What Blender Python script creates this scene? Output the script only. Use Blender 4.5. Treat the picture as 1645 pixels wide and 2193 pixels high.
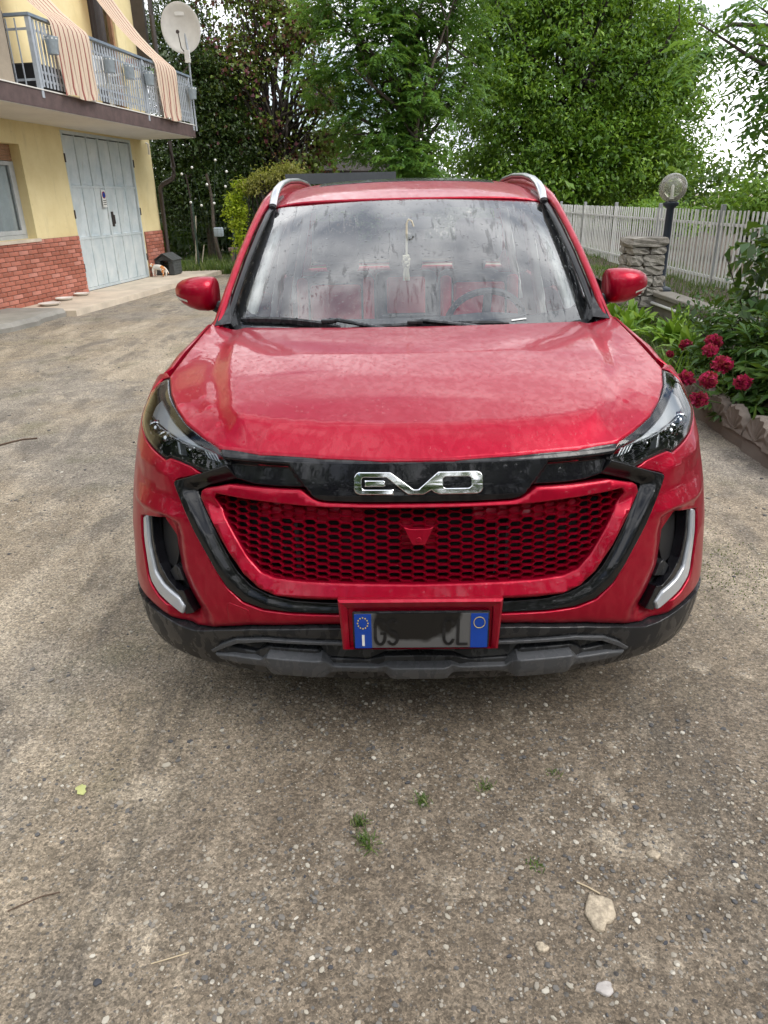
import bpy, bmesh, math, random
import numpy as np
from mathutils import Vector, Matrix
from mathutils.geometry import delaunay_2d_cdt

for _o in list(bpy.data.objects):
    bpy.data.objects.remove(_o)
sc = bpy.context.scene
COL = sc.collection
rng = np.random.default_rng(7)
random.seed(7)
R = math.radians

# ---------------------------------------------------------------- camera, sky, sun, exposure
CAMH = 1.55
cam_d = bpy.data.cameras.new('camera')
cam = bpy.data.objects.new('camera', cam_d)
COL.objects.link(cam)
cam_d.sensor_fit = 'VERTICAL'
cam_d.sensor_height = 24.0
cam_d.lens = 24.0 * 1536.0 / 2193.0
cam_d.clip_start = 0.05
cam_d.clip_end = 2000
_pitch, _roll = R(23.66), R(1.35)
_rt = Vector((math.cos(_roll), 0, 0))
cam.matrix_world = Matrix(((0.99972, 0.02355, 0.0, 0.0),
                           (-0.00944, 0.40098, -0.91604, 0.0),
                           (-0.02157, 0.91578, 0.40109, CAMH),
                           (0, 0, 0, 1)))
sc.camera = cam

SUN_EL, SUN_AZ = R(48), R(118)      # azimuth measured from +Y towards +X
world = bpy.data.worlds.new('World')
sc.world = world
world.use_nodes = True
wn, wl = world.node_tree.nodes, world.node_tree.links
wn.clear()
w_out = wn.new('ShaderNodeOutputWorld')
w_bg = wn.new('ShaderNodeBackground')
w_bg.inputs['Strength'].default_value = 0.1
w_sky = wn.new('ShaderNodeTexSky')
w_sky.sky_type = 'NISHITA'
w_sky.sun_disc = False
w_sky.sun_elevation = SUN_EL
w_sky.sun_rotation = SUN_AZ
w_sky.air_density = 1.0
w_sky.dust_density = 1.5
w_tc = wn.new('ShaderNodeTexCoord')
w_map = wn.new('ShaderNodeMapping')
w_map.inputs['Scale'].default_value = (1.0, 1.0, 2.2)
w_no = wn.new('ShaderNodeTexNoise')
w_no.inputs['Scale'].default_value = 2.6
w_no.inputs['Detail'].default_value = 7
w_no.inputs['Roughness'].default_value = 0.55
w_rm = wn.new('ShaderNodeMapRange')
w_rm.inputs['From Min'].default_value = 0.36
w_rm.inputs['From Max'].default_value = 0.50
w_no2 = wn.new('ShaderNodeTexNoise')
w_no2.inputs['Scale'].default_value = 3.4
w_no2.inputs['Detail'].default_value = 5
w_cl = wn.new('ShaderNodeValToRGB')
w_cl.color_ramp.elements[0].position = 0.36
w_cl.color_ramp.elements[0].color = (5.6, 6.1, 7.0, 1)
w_cl.color_ramp.elements[1].position = 0.60
w_cl.color_ramp.elements[1].color = (17.0, 17.1, 17.3, 1)
w_mx = wn.new('ShaderNodeMix')
w_mx.data_type = 'RGBA'
wl.new(w_tc.outputs['Generated'], w_map.inputs['Vector'])
wl.new(w_map.outputs['Vector'], w_no.inputs['Vector'])
wl.new(w_map.outputs['Vector'], w_no2.inputs['Vector'])
wl.new(w_no.outputs['Fac'], w_rm.inputs['Value'])
wl.new(w_no2.outputs['Fac'], w_cl.inputs['Fac'])
wl.new(w_rm.outputs['Result'], w_mx.inputs['Factor'])
wl.new(w_sky.outputs['Color'], w_mx.inputs['A'])
wl.new(w_cl.outputs['Color'], w_mx.inputs['B'])
wl.new(w_mx.outputs['Result'], w_bg.inputs['Color'])
wl.new(w_bg.outputs['Background'], w_out.inputs['Surface'])

sun_d = bpy.data.lights.new('sun', 'SUN')
sun_d.energy = 1.5
sun_d.angle = R(38)
sun_d.color = (1.0, 0.96, 0.9)
sun = bpy.data.objects.new('sun', sun_d)
COL.objects.link(sun)
_sd = Vector((math.sin(SUN_AZ) * math.cos(SUN_EL), math.cos(SUN_AZ) * math.cos(SUN_EL), math.sin(SUN_EL)))
sun.rotation_euler = _sd.to_track_quat('Z', 'Y').to_euler()

sc.view_settings.view_transform = 'Standard'
sc.view_settings.look = 'None'
sc.view_settings.exposure = 0.70
sc.view_settings.gamma = 1.0
sc.view_settings.use_curve_mapping = False
try:
    sc.cycles.max_bounces = 7
    sc.cycles.use_adaptive_sampling = True
    sc.cycles.adaptive_threshold = 0.025
    sc.cycles.transparent_max_bounces = 16
    sc.cycles.diffuse_bounces = 3
    sc.cycles.glossy_bounces = 4
    sc.cycles.caustics_reflective = False
    sc.cycles.caustics_refractive = False
    sc.cycles.use_denoising = True
except Exception:
    pass

# ---------------------------------------------------------------- helpers
def lnk(o, parent=None):
    COL.objects.link(o)
    if parent is not None:
        o.parent = parent
    return o

def tag(o, label=None, cat=None, group=None, kind=None):
    if label: o['label'] = label
    if cat: o['category'] = cat
    if group: o['group'] = group
    if kind: o['kind'] = kind
    return o

def empty(name, loc=(0, 0, 0), rz=0.0, label=None, cat=None, group=None):
    o = bpy.data.objects.new(name, None)
    o.location = loc
    o.rotation_euler = (0, 0, rz)
    o.empty_display_size = 0.1
    COL.objects.link(o)
    return tag(o, label, cat, group)

def np_mesh(name, V, Fs, mat=None, smooth=False, sharp=None, tint=None):
    """Mesh from an array of vertices and a list/array of faces (tris or quads)."""
    me = bpy.data.meshes.new(name)
    V = np.asarray(V, dtype=np.float32)
    if isinstance(Fs, np.ndarray) and Fs.ndim == 2:
        n, k = Fs.shape
        me.vertices.add(len(V)); me.vertices.foreach_set('co', V.ravel())
        me.loops.add(n * k); me.loops.foreach_set('vertex_index', Fs.astype(np.int32).ravel())
        me.polygons.add(n)
        me.polygons.foreach_set('loop_start', np.arange(0, n * k, k, dtype=np.int32))
        me.update(calc_edges=True)
    else:
        me.from_pydata([tuple(v) for v in V], [], [tuple(int(i) for i in f) for f in Fs])
        me.update()
    if mat is not None:
        for m in (mat if isinstance(mat, (list, tuple)) else [mat]):
            me.materials.append(m)
    if smooth:
        me.polygons.foreach_set('use_smooth', np.ones(len(me.polygons), dtype=bool))
        if sharp is not None:
            try: me.set_sharp_from_angle(angle=R(sharp))
            except Exception: pass
    if tint is not None:
        a = me.attributes.new('tint', 'FLOAT', 'POINT')
        a.data.foreach_set('value', np.asarray(tint, dtype=np.float32))
    return me

def ob(name, me, parent=None, loc=None, rz=None):
    o = bpy.data.objects.new(name, me)
    COL.objects.link(o)
    if parent is not None: o.parent = parent
    if loc is not None: o.location = loc
    if rz is not None: o.rotation_euler = (0, 0, rz)
    return o

class MB:
    """Collects boxes, bars, tubes, lathes; build() links them as one mesh object."""
    def __init__(s): s.V = []; s.F = []; s.M = []
    def add(s, V, F, mi=0):
        b = len(s.V); s.V += [tuple(v) for v in V]
        for f in F: s.F.append(tuple(i + b for i in f)); s.M.append(mi)
        return s
    def box(s, x0, x1, y0, y1, z0, z1, mi=0, bev=0.0, tf=None):
        if bev > 0:
            bm = bmesh.new()
            bmesh.ops.create_cube(bm, size=1)
            for v in bm.verts:
                v.co = Vector(((x0 + x1) / 2 + v.co.x * (x1 - x0), (y0 + y1) / 2 + v.co.y * (y1 - y0), (z0 + z1) / 2 + v.co.z * (z1 - z0)))
            bmesh.ops.bevel(bm, geom=bm.edges[:], offset=bev, segments=2, profile=0.5, affect='EDGES')
            bm.verts.index_update()
            V = [v.co.copy() for v in bm.verts]; F = [[v.index for v in f.verts] for f in bm.faces]
            bm.free()
        else:
            V = [Vector(p) for p in ((x0, y0, z0), (x1, y0, z0), (x1, y1, z0), (x0, y1, z0), (x0, y0, z1), (x1, y0, z1), (x1, y1, z1), (x0, y1, z1))]
            F = [(0, 3, 2, 1), (4, 5, 6, 7), (0, 1, 5, 4), (1, 2, 6, 5), (2, 3, 7, 6), (3, 0, 4, 7)]
        if tf is not None: V = [tf @ v for v in V]
        return s.add(V, F, mi)
    def tube(s, pts, rad, n=8, mi=0, caps=True, flat=1.0, upv=(0, 0, 1)):
        pts = [Vector(p) for p in pts]
        m = len(pts)
        if not isinstance(rad, (list, tuple)): rad = [rad] * m
        V = []; F = []
        for i, p in enumerate(pts):
            t = (pts[min(i + 1, m - 1)] - pts[max(i - 1, 0)])
            if t.length < 1e-9: t = Vector((0, 0, 1))
            t.normalize()
            u = Vector(upv) - t * t.dot(Vector(upv))
            if u.length < 1e-3: u = Vector((0, 1, 0)) - t * t.y
            u.normalize(); w = t.cross(u)
            for k in range(n):
                a = 2 * math.pi * k / n
                V.append(p + (u * math.cos(a) * flat + w * math.sin(a)) * rad[i])
        for i in range(m - 1):
            for k in range(n):
                F.append((i * n + k, i * n + (k + 1) % n, (i + 1) * n + (k + 1) % n, (i + 1) * n + k))
        if caps:
            F.append(tuple(range(n))[::-1]); F.append(tuple((m - 1) * n + k for k in range(n)))
        return s.add(V, F, mi)
    def lathe(s, prof, n=24, c=(0, 0, 0), axis='z', mi=0, tf=None, caps=True):
        V = []; F = []
        c = Vector(c)
        for (r_, h_) in prof:
            for k in range(n):
                a = 2 * math.pi * k / n
                if axis == 'z': v = Vector((r_ * math.cos(a), r_ * math.sin(a), h_))
                elif axis == 'x': v = Vector((h_, r_ * math.cos(a), r_ * math.sin(a)))
                else: v = Vector((r_ * math.sin(a), h_, r_ * math.cos(a)))
                v = v + c
                V.append(tf @ v if tf is not None else v)
        m = len(prof)
        for i in range(m - 1):
            for k in range(n):
                F.append((i * n + k, i * n + (k + 1) % n, (i + 1) * n + (k + 1) % n, (i + 1) * n + k))
        if caps and prof[0][0] > 1e-4: F.append(tuple(range(n))[::-1])
        if caps and prof[-1][0] > 1e-4: F.append(tuple((m - 1) * n + k for k in range(n)))
        return s.add(V, F, mi)
    def grid(s, P, mi=0, flip=False):
        nu, nv = len(P), len(P[0])
        V = [p for row in P for p in row]; F = []
        for i in range(nu - 1):
            for j in range(nv - 1):
                f = (i * nv + j, i * nv + j + 1, (i + 1) * nv + j + 1, (i + 1) * nv + j)
                F.append(f[::-1] if flip else f)
        return s.add(V, F, mi)
    def mesh(s, name, mat, smooth=False, sharp=40):
        me = np_mesh(name, np.array([tuple(v) for v in s.V]), s.F, mat, smooth, sharp)
        if any(s.M): me.polygons.foreach_set('material_index', np.array(s.M, dtype=np.int32))
        return me
    def build(s, name, mat, parent=None, smooth=False, sharp=40, loc=None, rz=None):
        return ob(name, s.mesh(name, mat, smooth, sharp), parent, loc, rz)

# ---------------------------------------------------------------- materials
class NT:
    def __init__(s, name):
        s.m = bpy.data.materials.new(name); s.m.use_nodes = True
        s.t = s.m.node_tree; s.n = s.t.nodes; s.l = s.t.links
        s.n.clear(); s.out = s.n.new('ShaderNodeOutputMaterial')
    def new(s, typ, **kw):
        nd = s.n.new('ShaderNode' + typ)
        for k, v in kw.items():
            if hasattr(nd, k): setattr(nd, k, v)
        return nd
    def put(s, sock, v):
        if isinstance(v, bpy.types.NodeSocket): s.l.new(v, sock)
        elif isinstance(v, (tuple, list)) and len(v) == 3 and sock.type == 'RGBA': sock.default_value = (*v, 1)
        else: sock.default_value = v
    def coord(s, kind='Object', scale=(1, 1, 1), rot=(0, 0, 0)):
        tc = s.new('TexCoord'); mp = s.new('Mapping')
        mp.inputs['Scale'].default_value = scale if isinstance(scale, tuple) else (scale,) * 3
        mp.inputs['Rotation'].default_value = rot
        s.l.new(tc.outputs[kind], mp.inputs['Vector']); return mp.outputs['Vector']
    def noise(s, vec, scale=5, detail=4, rough=0.5, dist=0.0):
        nd = s.new('TexNoise'); s.put(nd.inputs['Vector'], vec)
        nd.inputs['Scale'].default_value = scale; nd.inputs['Detail'].default_value = detail
        nd.inputs['Roughness'].default_value = rough; nd.inputs['Distortion'].default_value = dist
        return nd.outputs['Fac']
    def voro(s, vec, scale=5, feature='F1', out='Distance', rnd=1.0):
        nd = s.new('TexVoronoi'); nd.feature = feature; s.put(nd.inputs['Vector'], vec)
        nd.inputs['Scale'].default_value = scale
        if 'Randomness' in nd.inputs: nd.inputs['Randomness'].default_value = rnd
        return nd.outputs[out]
    def voro2(s, vec, scale=5):
        nd = s.new('TexVoronoi'); nd.feature = 'F1'; s.put(nd.inputs['Vector'], vec)
        nd.inputs['Scale'].default_value = scale
        return nd.outputs['Distance'], nd.outputs['Color']
    def ramp(s, fac, stops, interp='LINEAR'):
        nd = s.new('ValToRGB'); nd.color_ramp.interpolation = interp; s.put(nd.inputs['Fac'], fac)
        e = nd.color_ramp.elements
        while len(e) < len(stops): e.new(0.5)
        for i, (p, c) in enumerate(stops):
            e[i].position = p; e[i].color = (*c, 1) if isinstance(c, tuple) else (c, c, c, 1)
        return nd.outputs['Color']
    def rng(s, v, a, b, c=0.0, d=1.0, smooth=False):
        nd = s.new('MapRange'); s.put(nd.inputs['Value'], v)
        if smooth: nd.interpolation_type = 'SMOOTHSTEP'
        for k, x in zip(('From Min', 'From Max', 'To Min', 'To Max'), (a, b, c, d)): s.put(nd.inputs[k], x)
        return nd.outputs['Result']
    def mix(s, f, a, b, blend='MIX'):
        nd = s.new('Mix'); nd.data_type = 'RGBA'; nd.blend_type = blend
        s.put(nd.inputs['Factor'], f); s.put(nd.inputs[6], a); s.put(nd.inputs[7], b)
        return nd.outputs[2]
    def math(s, op, a, b=0.0, clamp=False):
        nd = s.new('Math'); nd.operation = op; nd.use_clamp = clamp
        s.put(nd.inputs[0], a); s.put(nd.inputs[1], b); return nd.outputs[0]
    def bump(s, h, strength=0.3, dist=0.01, normal=None):
        nd = s.new('Bump'); s.put(nd.inputs['Height'], h)
        s.put(nd.inputs['Strength'], strength); nd.inputs['Distance'].default_value = dist
        if normal is not None: s.put(nd.inputs['Normal'], normal)
        return nd.outputs['Normal']
    def attr(s, name, out='Fac'):
        nd = s.new('Attribute'); nd.attribute_name = name; return nd.outputs[out]
    def pbsdf(s, **kw):
        nd = s.new('BsdfPrincipled')
        for k, v in kw.items(): s.put(nd.inputs[k.replace('_', ' ')], v)
        return nd
    def done(s, shader):
        s.l.new(shader.outputs[0] if hasattr(shader, 'outputs') else shader, s.out.inputs['Surface']); return s.m

M = {}
def simple(name, col, rough=0.6, metal=0.0, var=0.12, scale=6.0, bump=0.0, bscale=40.0, coat=0.0, spec=0.5):
    t = NT(name); v = t.coord()
    n1 = t.noise(v, scale, 5, 0.6)
    dark = tuple(c * (1 - var) for c in col); lite = tuple(min(1, c * (1 + var)) for c in col)
    c = t.mix(t.rng(n1, 0.3, 0.7), dark, lite)
    kw = dict(Base_Color=c, Roughness=rough, Metallic=metal, Coat_Weight=coat, Specular_IOR_Level=spec)
    if bump > 0: kw['Normal'] = t.bump(t.noise(v, bscale, 4, 0.6), bump, 0.005)
    M[name] = t.done(t.pbsdf(**kw)); return M[name]

def wet_nodes(t, drop_scale=70, patch=14.0):
    """droplets (height) and wet/dry film mask, from object coordinates"""
    v = t.coord()
    vs = t.coord(scale=(1.0, 0.8, 0.45))
    film = t.noise(vs, patch, 5, 0.55, 0.6)
    film = t.rng(film, 0.47, 0.53)
    d1, r1 = t.voro2(v, drop_scale); keep = t.rng(t.noise(v, 17, 3), 0.40, 0.50)
    sep = t.new('SeparateColor'); t.l.new(r1, sep.inputs[0])
    rad = t.rng(sep.outputs[0], 0.35, 1.0, 0.0, 0.42)
    q = t.math('DIVIDE', d1, t.math('MAXIMUM', rad, 0.02))
    dome = t.math('SQRT', t.math('MAXIMUM', t.math('SUBTRACT', 1.0, t.math('MULTIPLY', q, q)), 0.0))
    dome = t.math('MULTIPLY', t.math('MULTIPLY', dome, rad), keep)
    return v, film, dome

def wet_paint(name, col, metal=0.0, rough=0.35, film_w=0.45, droph=0.5, flake=True, coat=1.0, cdry=0.16, patch=30.0):
    t = NT(name)
    v, film, dome = wet_nodes(t, 66, patch)
    nrm = t.bump(dome, droph, 0.0035)
    c = col
    if flake:
        c = t.mix(t.math('MULTIPLY', film, 0.35), col, tuple(x * 0.80 for x in col))
    rr = t.rng(film, 0, 1, cdry, 0.03)
    b = t.pbsdf(Base_Color=c, Metallic=metal, Roughness=rough, Coat_Weight=t.rng(film, 0, 1, coat, coat * film_w), Coat_Roughness=rr, Coat_IOR=1.5, Specular_IOR_Level=.12)
    t.put(b.inputs['Coat Normal'], nrm)
    M[name] = t.done(b); return M[name]

wet_paint('red_paint', (0.35, 0.002, 0.021), metal=0.60, rough=0.40, cdry=0.05, film_w=.66, patch=42.0, coat=.56, droph=.9)
wet_paint('black_gloss', (0.006, 0.006, 0.008), rough=0.25, flake=False, cdry=0.10, film_w=.55, patch=34.0, coat=.8)
wet_paint('black_trim', (0.005, 0.005, 0.006), rough=0.3, flake=False, cdry=0.06, film_w=.9, patch=40.0, coat=.7)
wet_paint('black_plastic', (0.017, 0.018, 0.020), rough=0.5, flake=False, coat=0.8, cdry=0.36, droph=0.3, film_w=.25, patch=26.0)
wet_paint('grey_plastic', (0.075, 0.078, 0.084), rough=0.45, flake=False, coat=0.5, cdry=0.35, droph=0.3)
simple('dark_void', (0.006, 0.006, 0.007), 0.8)
simple('radiator', (0.012, 0.012, 0.013), 0.5)
simple('chrome', (0.80, 0.81, 0.83), 0.07, 1.0, var=0.04)
simple('silver_trim', (0.56, 0.57, 0.58), 0.28, 0.9, var=0.05)
simple('satin_silver', (0.55, 0.57, 0.60), 0.32, 0.5, var=0.08)
simple('rubber', (0.014, 0.014, 0.015), 0.75, bump=0.2)
simple('interior_dark', (0.055, 0.058, 0.066), 0.75, bump=0.15, bscale=300)
simple('interior_light', (0.80, 0.80, 0.77), 0.85)
simple('seat_red', (0.75, 0.03, 0.07), 0.6, bump=0.1, bscale=200)
simple('seat_black', (0.03, 0.03, 0.034), 0.6, bump=0.1, bscale=200)
simple('plate_blue', (0.003, 0.045, 0.30), 0.35)
simple('plate_white', (0.70, 0.70, 0.68), 0.4)
simple('plate_ink', (0.010, 0.010, 0.011), 0.5)
simple('star_yellow', (0.75, 0.55, 0.03), 0.5)
simple('cord_cream', (0.66, 0.60, 0.46), 0.8)
simple('drl_white', (0.40, 0.42, 0.45), 0.12, 0.25, coat=1.0)

def glass(name, tint=(0.9, 0.93, 0.92), ior=1.5, wet=False, haze=0.0, rough=0.0, boost=1.0):
    t = NT(name)
    tr = t.new('BsdfTransparent'); t.put(tr.inputs[0], tint)
    gl = t.new('BsdfGlossy'); t.put(gl.inputs['Color'], (1, 1, 1)); gl.inputs['Roughness'].default_value = rough
    fr = t.new('Fresnel'); fr.inputs['IOR'].default_value = ior
    fac = fr.outputs[0]
    if boost != 1.0: fac = t.math('MULTIPLY', fac, boost, True)
    if wet:
        v, film, dome = wet_nodes(t, 70, 9.0)
        run = t.noise(t.coord(scale=(3.6, 0.5, 0.5), rot=(0, 0.0, 0.5)), 11, 5, 0.6, 1.0)
        run = t.math('MULTIPLY', t.rng(run, 0.565, 0.60), t.rng(t.noise(v, 5, 2), .42, .52))
        hgt = t.math('ADD', dome, t.math('MULTIPLY', run, 0.12))
        nrm = t.bump(hgt, 0.5, 0.004)
        t.put(gl.inputs['Normal'], nrm); t.put(fr.inputs['Normal'], nrm)
        wetm = t.math('MAXIMUM', run, t.rng(dome, 0.05, 0.2))
        t.put(gl.inputs['Roughness'], t.rng(wetm, 0, 1, 0.03, 0.005))
        fac = t.math('MULTIPLY', fac, t.rng(wetm, 0, 1, 1.0, .68))
    mx = t.new('MixShader'); t.put(mx.inputs[0], fac)
    t.l.new(tr.outputs[0], mx.inputs[1]); t.l.new(gl.outputs[0], mx.inputs[2])
    sh = mx
    if haze > 0:
        df = t.new('BsdfDiffuse'); t.put(df.inputs[0], (0.75, 0.78, 0.82))
        m2 = t.new('MixShader')
        hz = t.math('MULTIPLY', t.math('SUBTRACT', 1.0, wetm), haze) if wet else haze
        t.put(m2.inputs[0], hz)
        t.l.new(mx.outputs[0], m2.inputs[1]); t.l.new(df.outputs[0], m2.inputs[2]); sh = m2
    M[name] = t.done(sh); return M[name]
glass('windshield_glass', (0.86, 0.90, 0.89), 1.52, wet=True, haze=0.012, boost=2.3)
glass('side_glass', (0.72, 0.76, 0.76), 1.5)
glass('lamp_lens', (0.93, 0.95, 0.95), 1.5, boost=1.0)
glass('window_glass', (0.8, 0.84, 0.84), 1.5)

simple('lamp_dark', (0.02, 0.021, 0.022), 0.35)
simple('lamp_chrome', (0.45, 0.46, 0.48), 0.12, 1.0)
wet_paint('frit', (0.010, 0.011, 0.013), rough=0.3, flake=False, coat=1.0, cdry=0.25)
simple('tail_red', (0.35, 0.01, 0.02), 0.15, coat=1.0)
def plate_dark():
    t = NT('plate_dark'); v = t.coord()
    sx = t.new('SeparateXYZ'); t.l.new(v, sx.inputs[0])
    n = t.noise(v, 18, 4)
    a = t.math('POWER', t.math('DIVIDE', t.math('SUBTRACT', sx.outputs[0], -.015), .125), 2.0)
    b = t.math('POWER', t.math('DIVIDE', t.math('SUBTRACT', sx.outputs[2], .520), .085), 2.0)
    d = t.math('ADD', t.math('ADD', a, b), t.math('MULTIPLY', t.math('SUBTRACT', n, .5), .8))
    c = t.ramp(d, [(0.75, 0.005), (1.9, 0.10)])
    M['plate_dark'] = t.done(t.pbsdf(Base_Color=c, Roughness=0.4))
plate_dark()
# ---------------------------------------------------------------- the car: base surfaces (car space: x across, y to the rear, z up)
CW, CD = 0.925, 0.48
_th = np.linspace(0, np.pi / 2, 3000)
_px = np.append(CW * np.sin(_th) ** (2 / 2.6), [CW] * 60)
_py = np.append(CD * (1 - np.cos(_th)), CD + np.linspace(.01, .9, 60))
_ps = np.concatenate([[0], np.cumsum(np.hypot(np.diff(_px), np.diff(_py)))])
_zz = np.linspace(.1, 1.2, 1101)
def _sm(a, k=41):
    kk = np.hanning(k); kk /= kk.sum()
    return np.convolve(np.pad(a, k // 2, mode='edge'), kk, 'valid')
_PZ = _sm(np.interp(_zz, [.18, .24, .30, .38, .48, .60, .70, .78, .86, .93, 1.0, 1.05, 1.10], [.12, .06, .03, .01, 0, 0, .01, .025, .045, .07, .16, .33, .5]))
_WZ = _sm(np.interp(_zz, [.18, .26, .36, .5, .62, .74, .86, .95, 1.02, 1.1], [.94, .97, .985, .995, 1.0, .99, .978, .965, .95, .93]))
_DZ = _sm(np.interp(_zz, [.2, .32, .42, .6, .75, .9, 1.05], [.72, .76, .82, 1.0, 1.08, 1.2, 1.35]))
prof = lambda z: np.interp(z, _zz, _PZ)
wsc = lambda z: np.interp(z, _zz, _WZ)
dsc = lambda z: np.interp(z, _zz, _DZ)

def fascia(a, z):
    """front surface: a = arc length across the nose from the centre, z = height"""
    a = np.asarray(a, float); z = np.asarray(z, float)
    x = np.interp(np.abs(a), _ps, _px) * np.sign(a); y = np.interp(np.abs(a), _ps, _py)
    return np.stack([x * wsc(z), y * dsc(z) + prof(z), z + 0 * x], -1)

HE_Y = [.40, .59, .85, 1.25, 1.6, 4.3]           # top edge of the fender: height and half width
HE_Z = [1.00, 1.028, 1.07, 1.10, 1.10, 1.12]
HE_X = [.745, .795, .79, .795, .80, .80]
def side(y, z, sgn=1):
    y = np.asarray(y, float); z = np.asarray(z, float)
    zt = np.interp(y, HE_Y, HE_Z); xe = np.interp(y, HE_Y, HE_X)
    xs = CW * wsc(np.minimum(z, .86)) * np.interp(y, [.3, .8, 3.2, 4.0, 4.35], [.985, 1, 1, .985, .93])
    v = np.clip((z - .80) / np.maximum(zt - .80, .05), 0, 1)
    x = xe + (xs - xe) * np.sqrt(np.maximum(1 - v ** 2.6, 0))
    return np.stack([sgn * x, y, z + 0 * x], -1)

def dens(poly, step, closed=True):
    out = []
    n = len(poly)
    for i in range(n if closed else n - 1):
        a = np.array(poly[i], float); b = np.array(poly[(i + 1) % n], float)
        k = max(1, int(math.ceil(np.linalg.norm(b - a) / step)))
        for j in range(k): out.append(a + (b - a) * j / k)
    if not closed: out.append(np.array(poly[-1], float))
    return np.array(out)

def chaikin(poly, it=1, closed=True, keep=()):
    P = [np.array(p, float) for p in poly]
    for _ in range(it):
        Q = []
        n = len(P)
        if not closed: Q.append(P[0])
        for i in range(n if closed else n - 1):
            a, b = P[i], P[(i + 1) % n]
            Q += [a * .75 + b * .25, a * .25 + b * .75]
        if not closed: Q.append(P[-1])
        P = Q
    return [tuple(p) for p in P]

def inpoly(P, poly):
    x, y = P[:, 0], P[:, 1]
    c = np.zeros(len(P), bool)
    n = len(poly); j = n - 1
    for i in range(n):
        xi, yi = poly[i]; xj, yj = poly[j]
        m = ((yi > y) != (yj > y))
        with np.errstate(divide='ignore', invalid='ignore'):
            xx = (xj - xi) * (y - yi) / (yj - yi + 1e-30) + xi
        c ^= m & (x < xx)
        j = i
    return c

def bdist(P, loops):
    d = np.full(len(P), 9.0)
    for L in loops:
        A = np.asarray(L); B = np.roll(A, -1, 0)
        for a, b in zip(A, B):
            ab = b - a; t = np.clip(((P - a) @ ab) / (ab @ ab + 1e-18), 0, 1)
            d = np.minimum(d, np.linalg.norm(P - a - t[:, None] * ab, axis=1))
    return d

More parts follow.
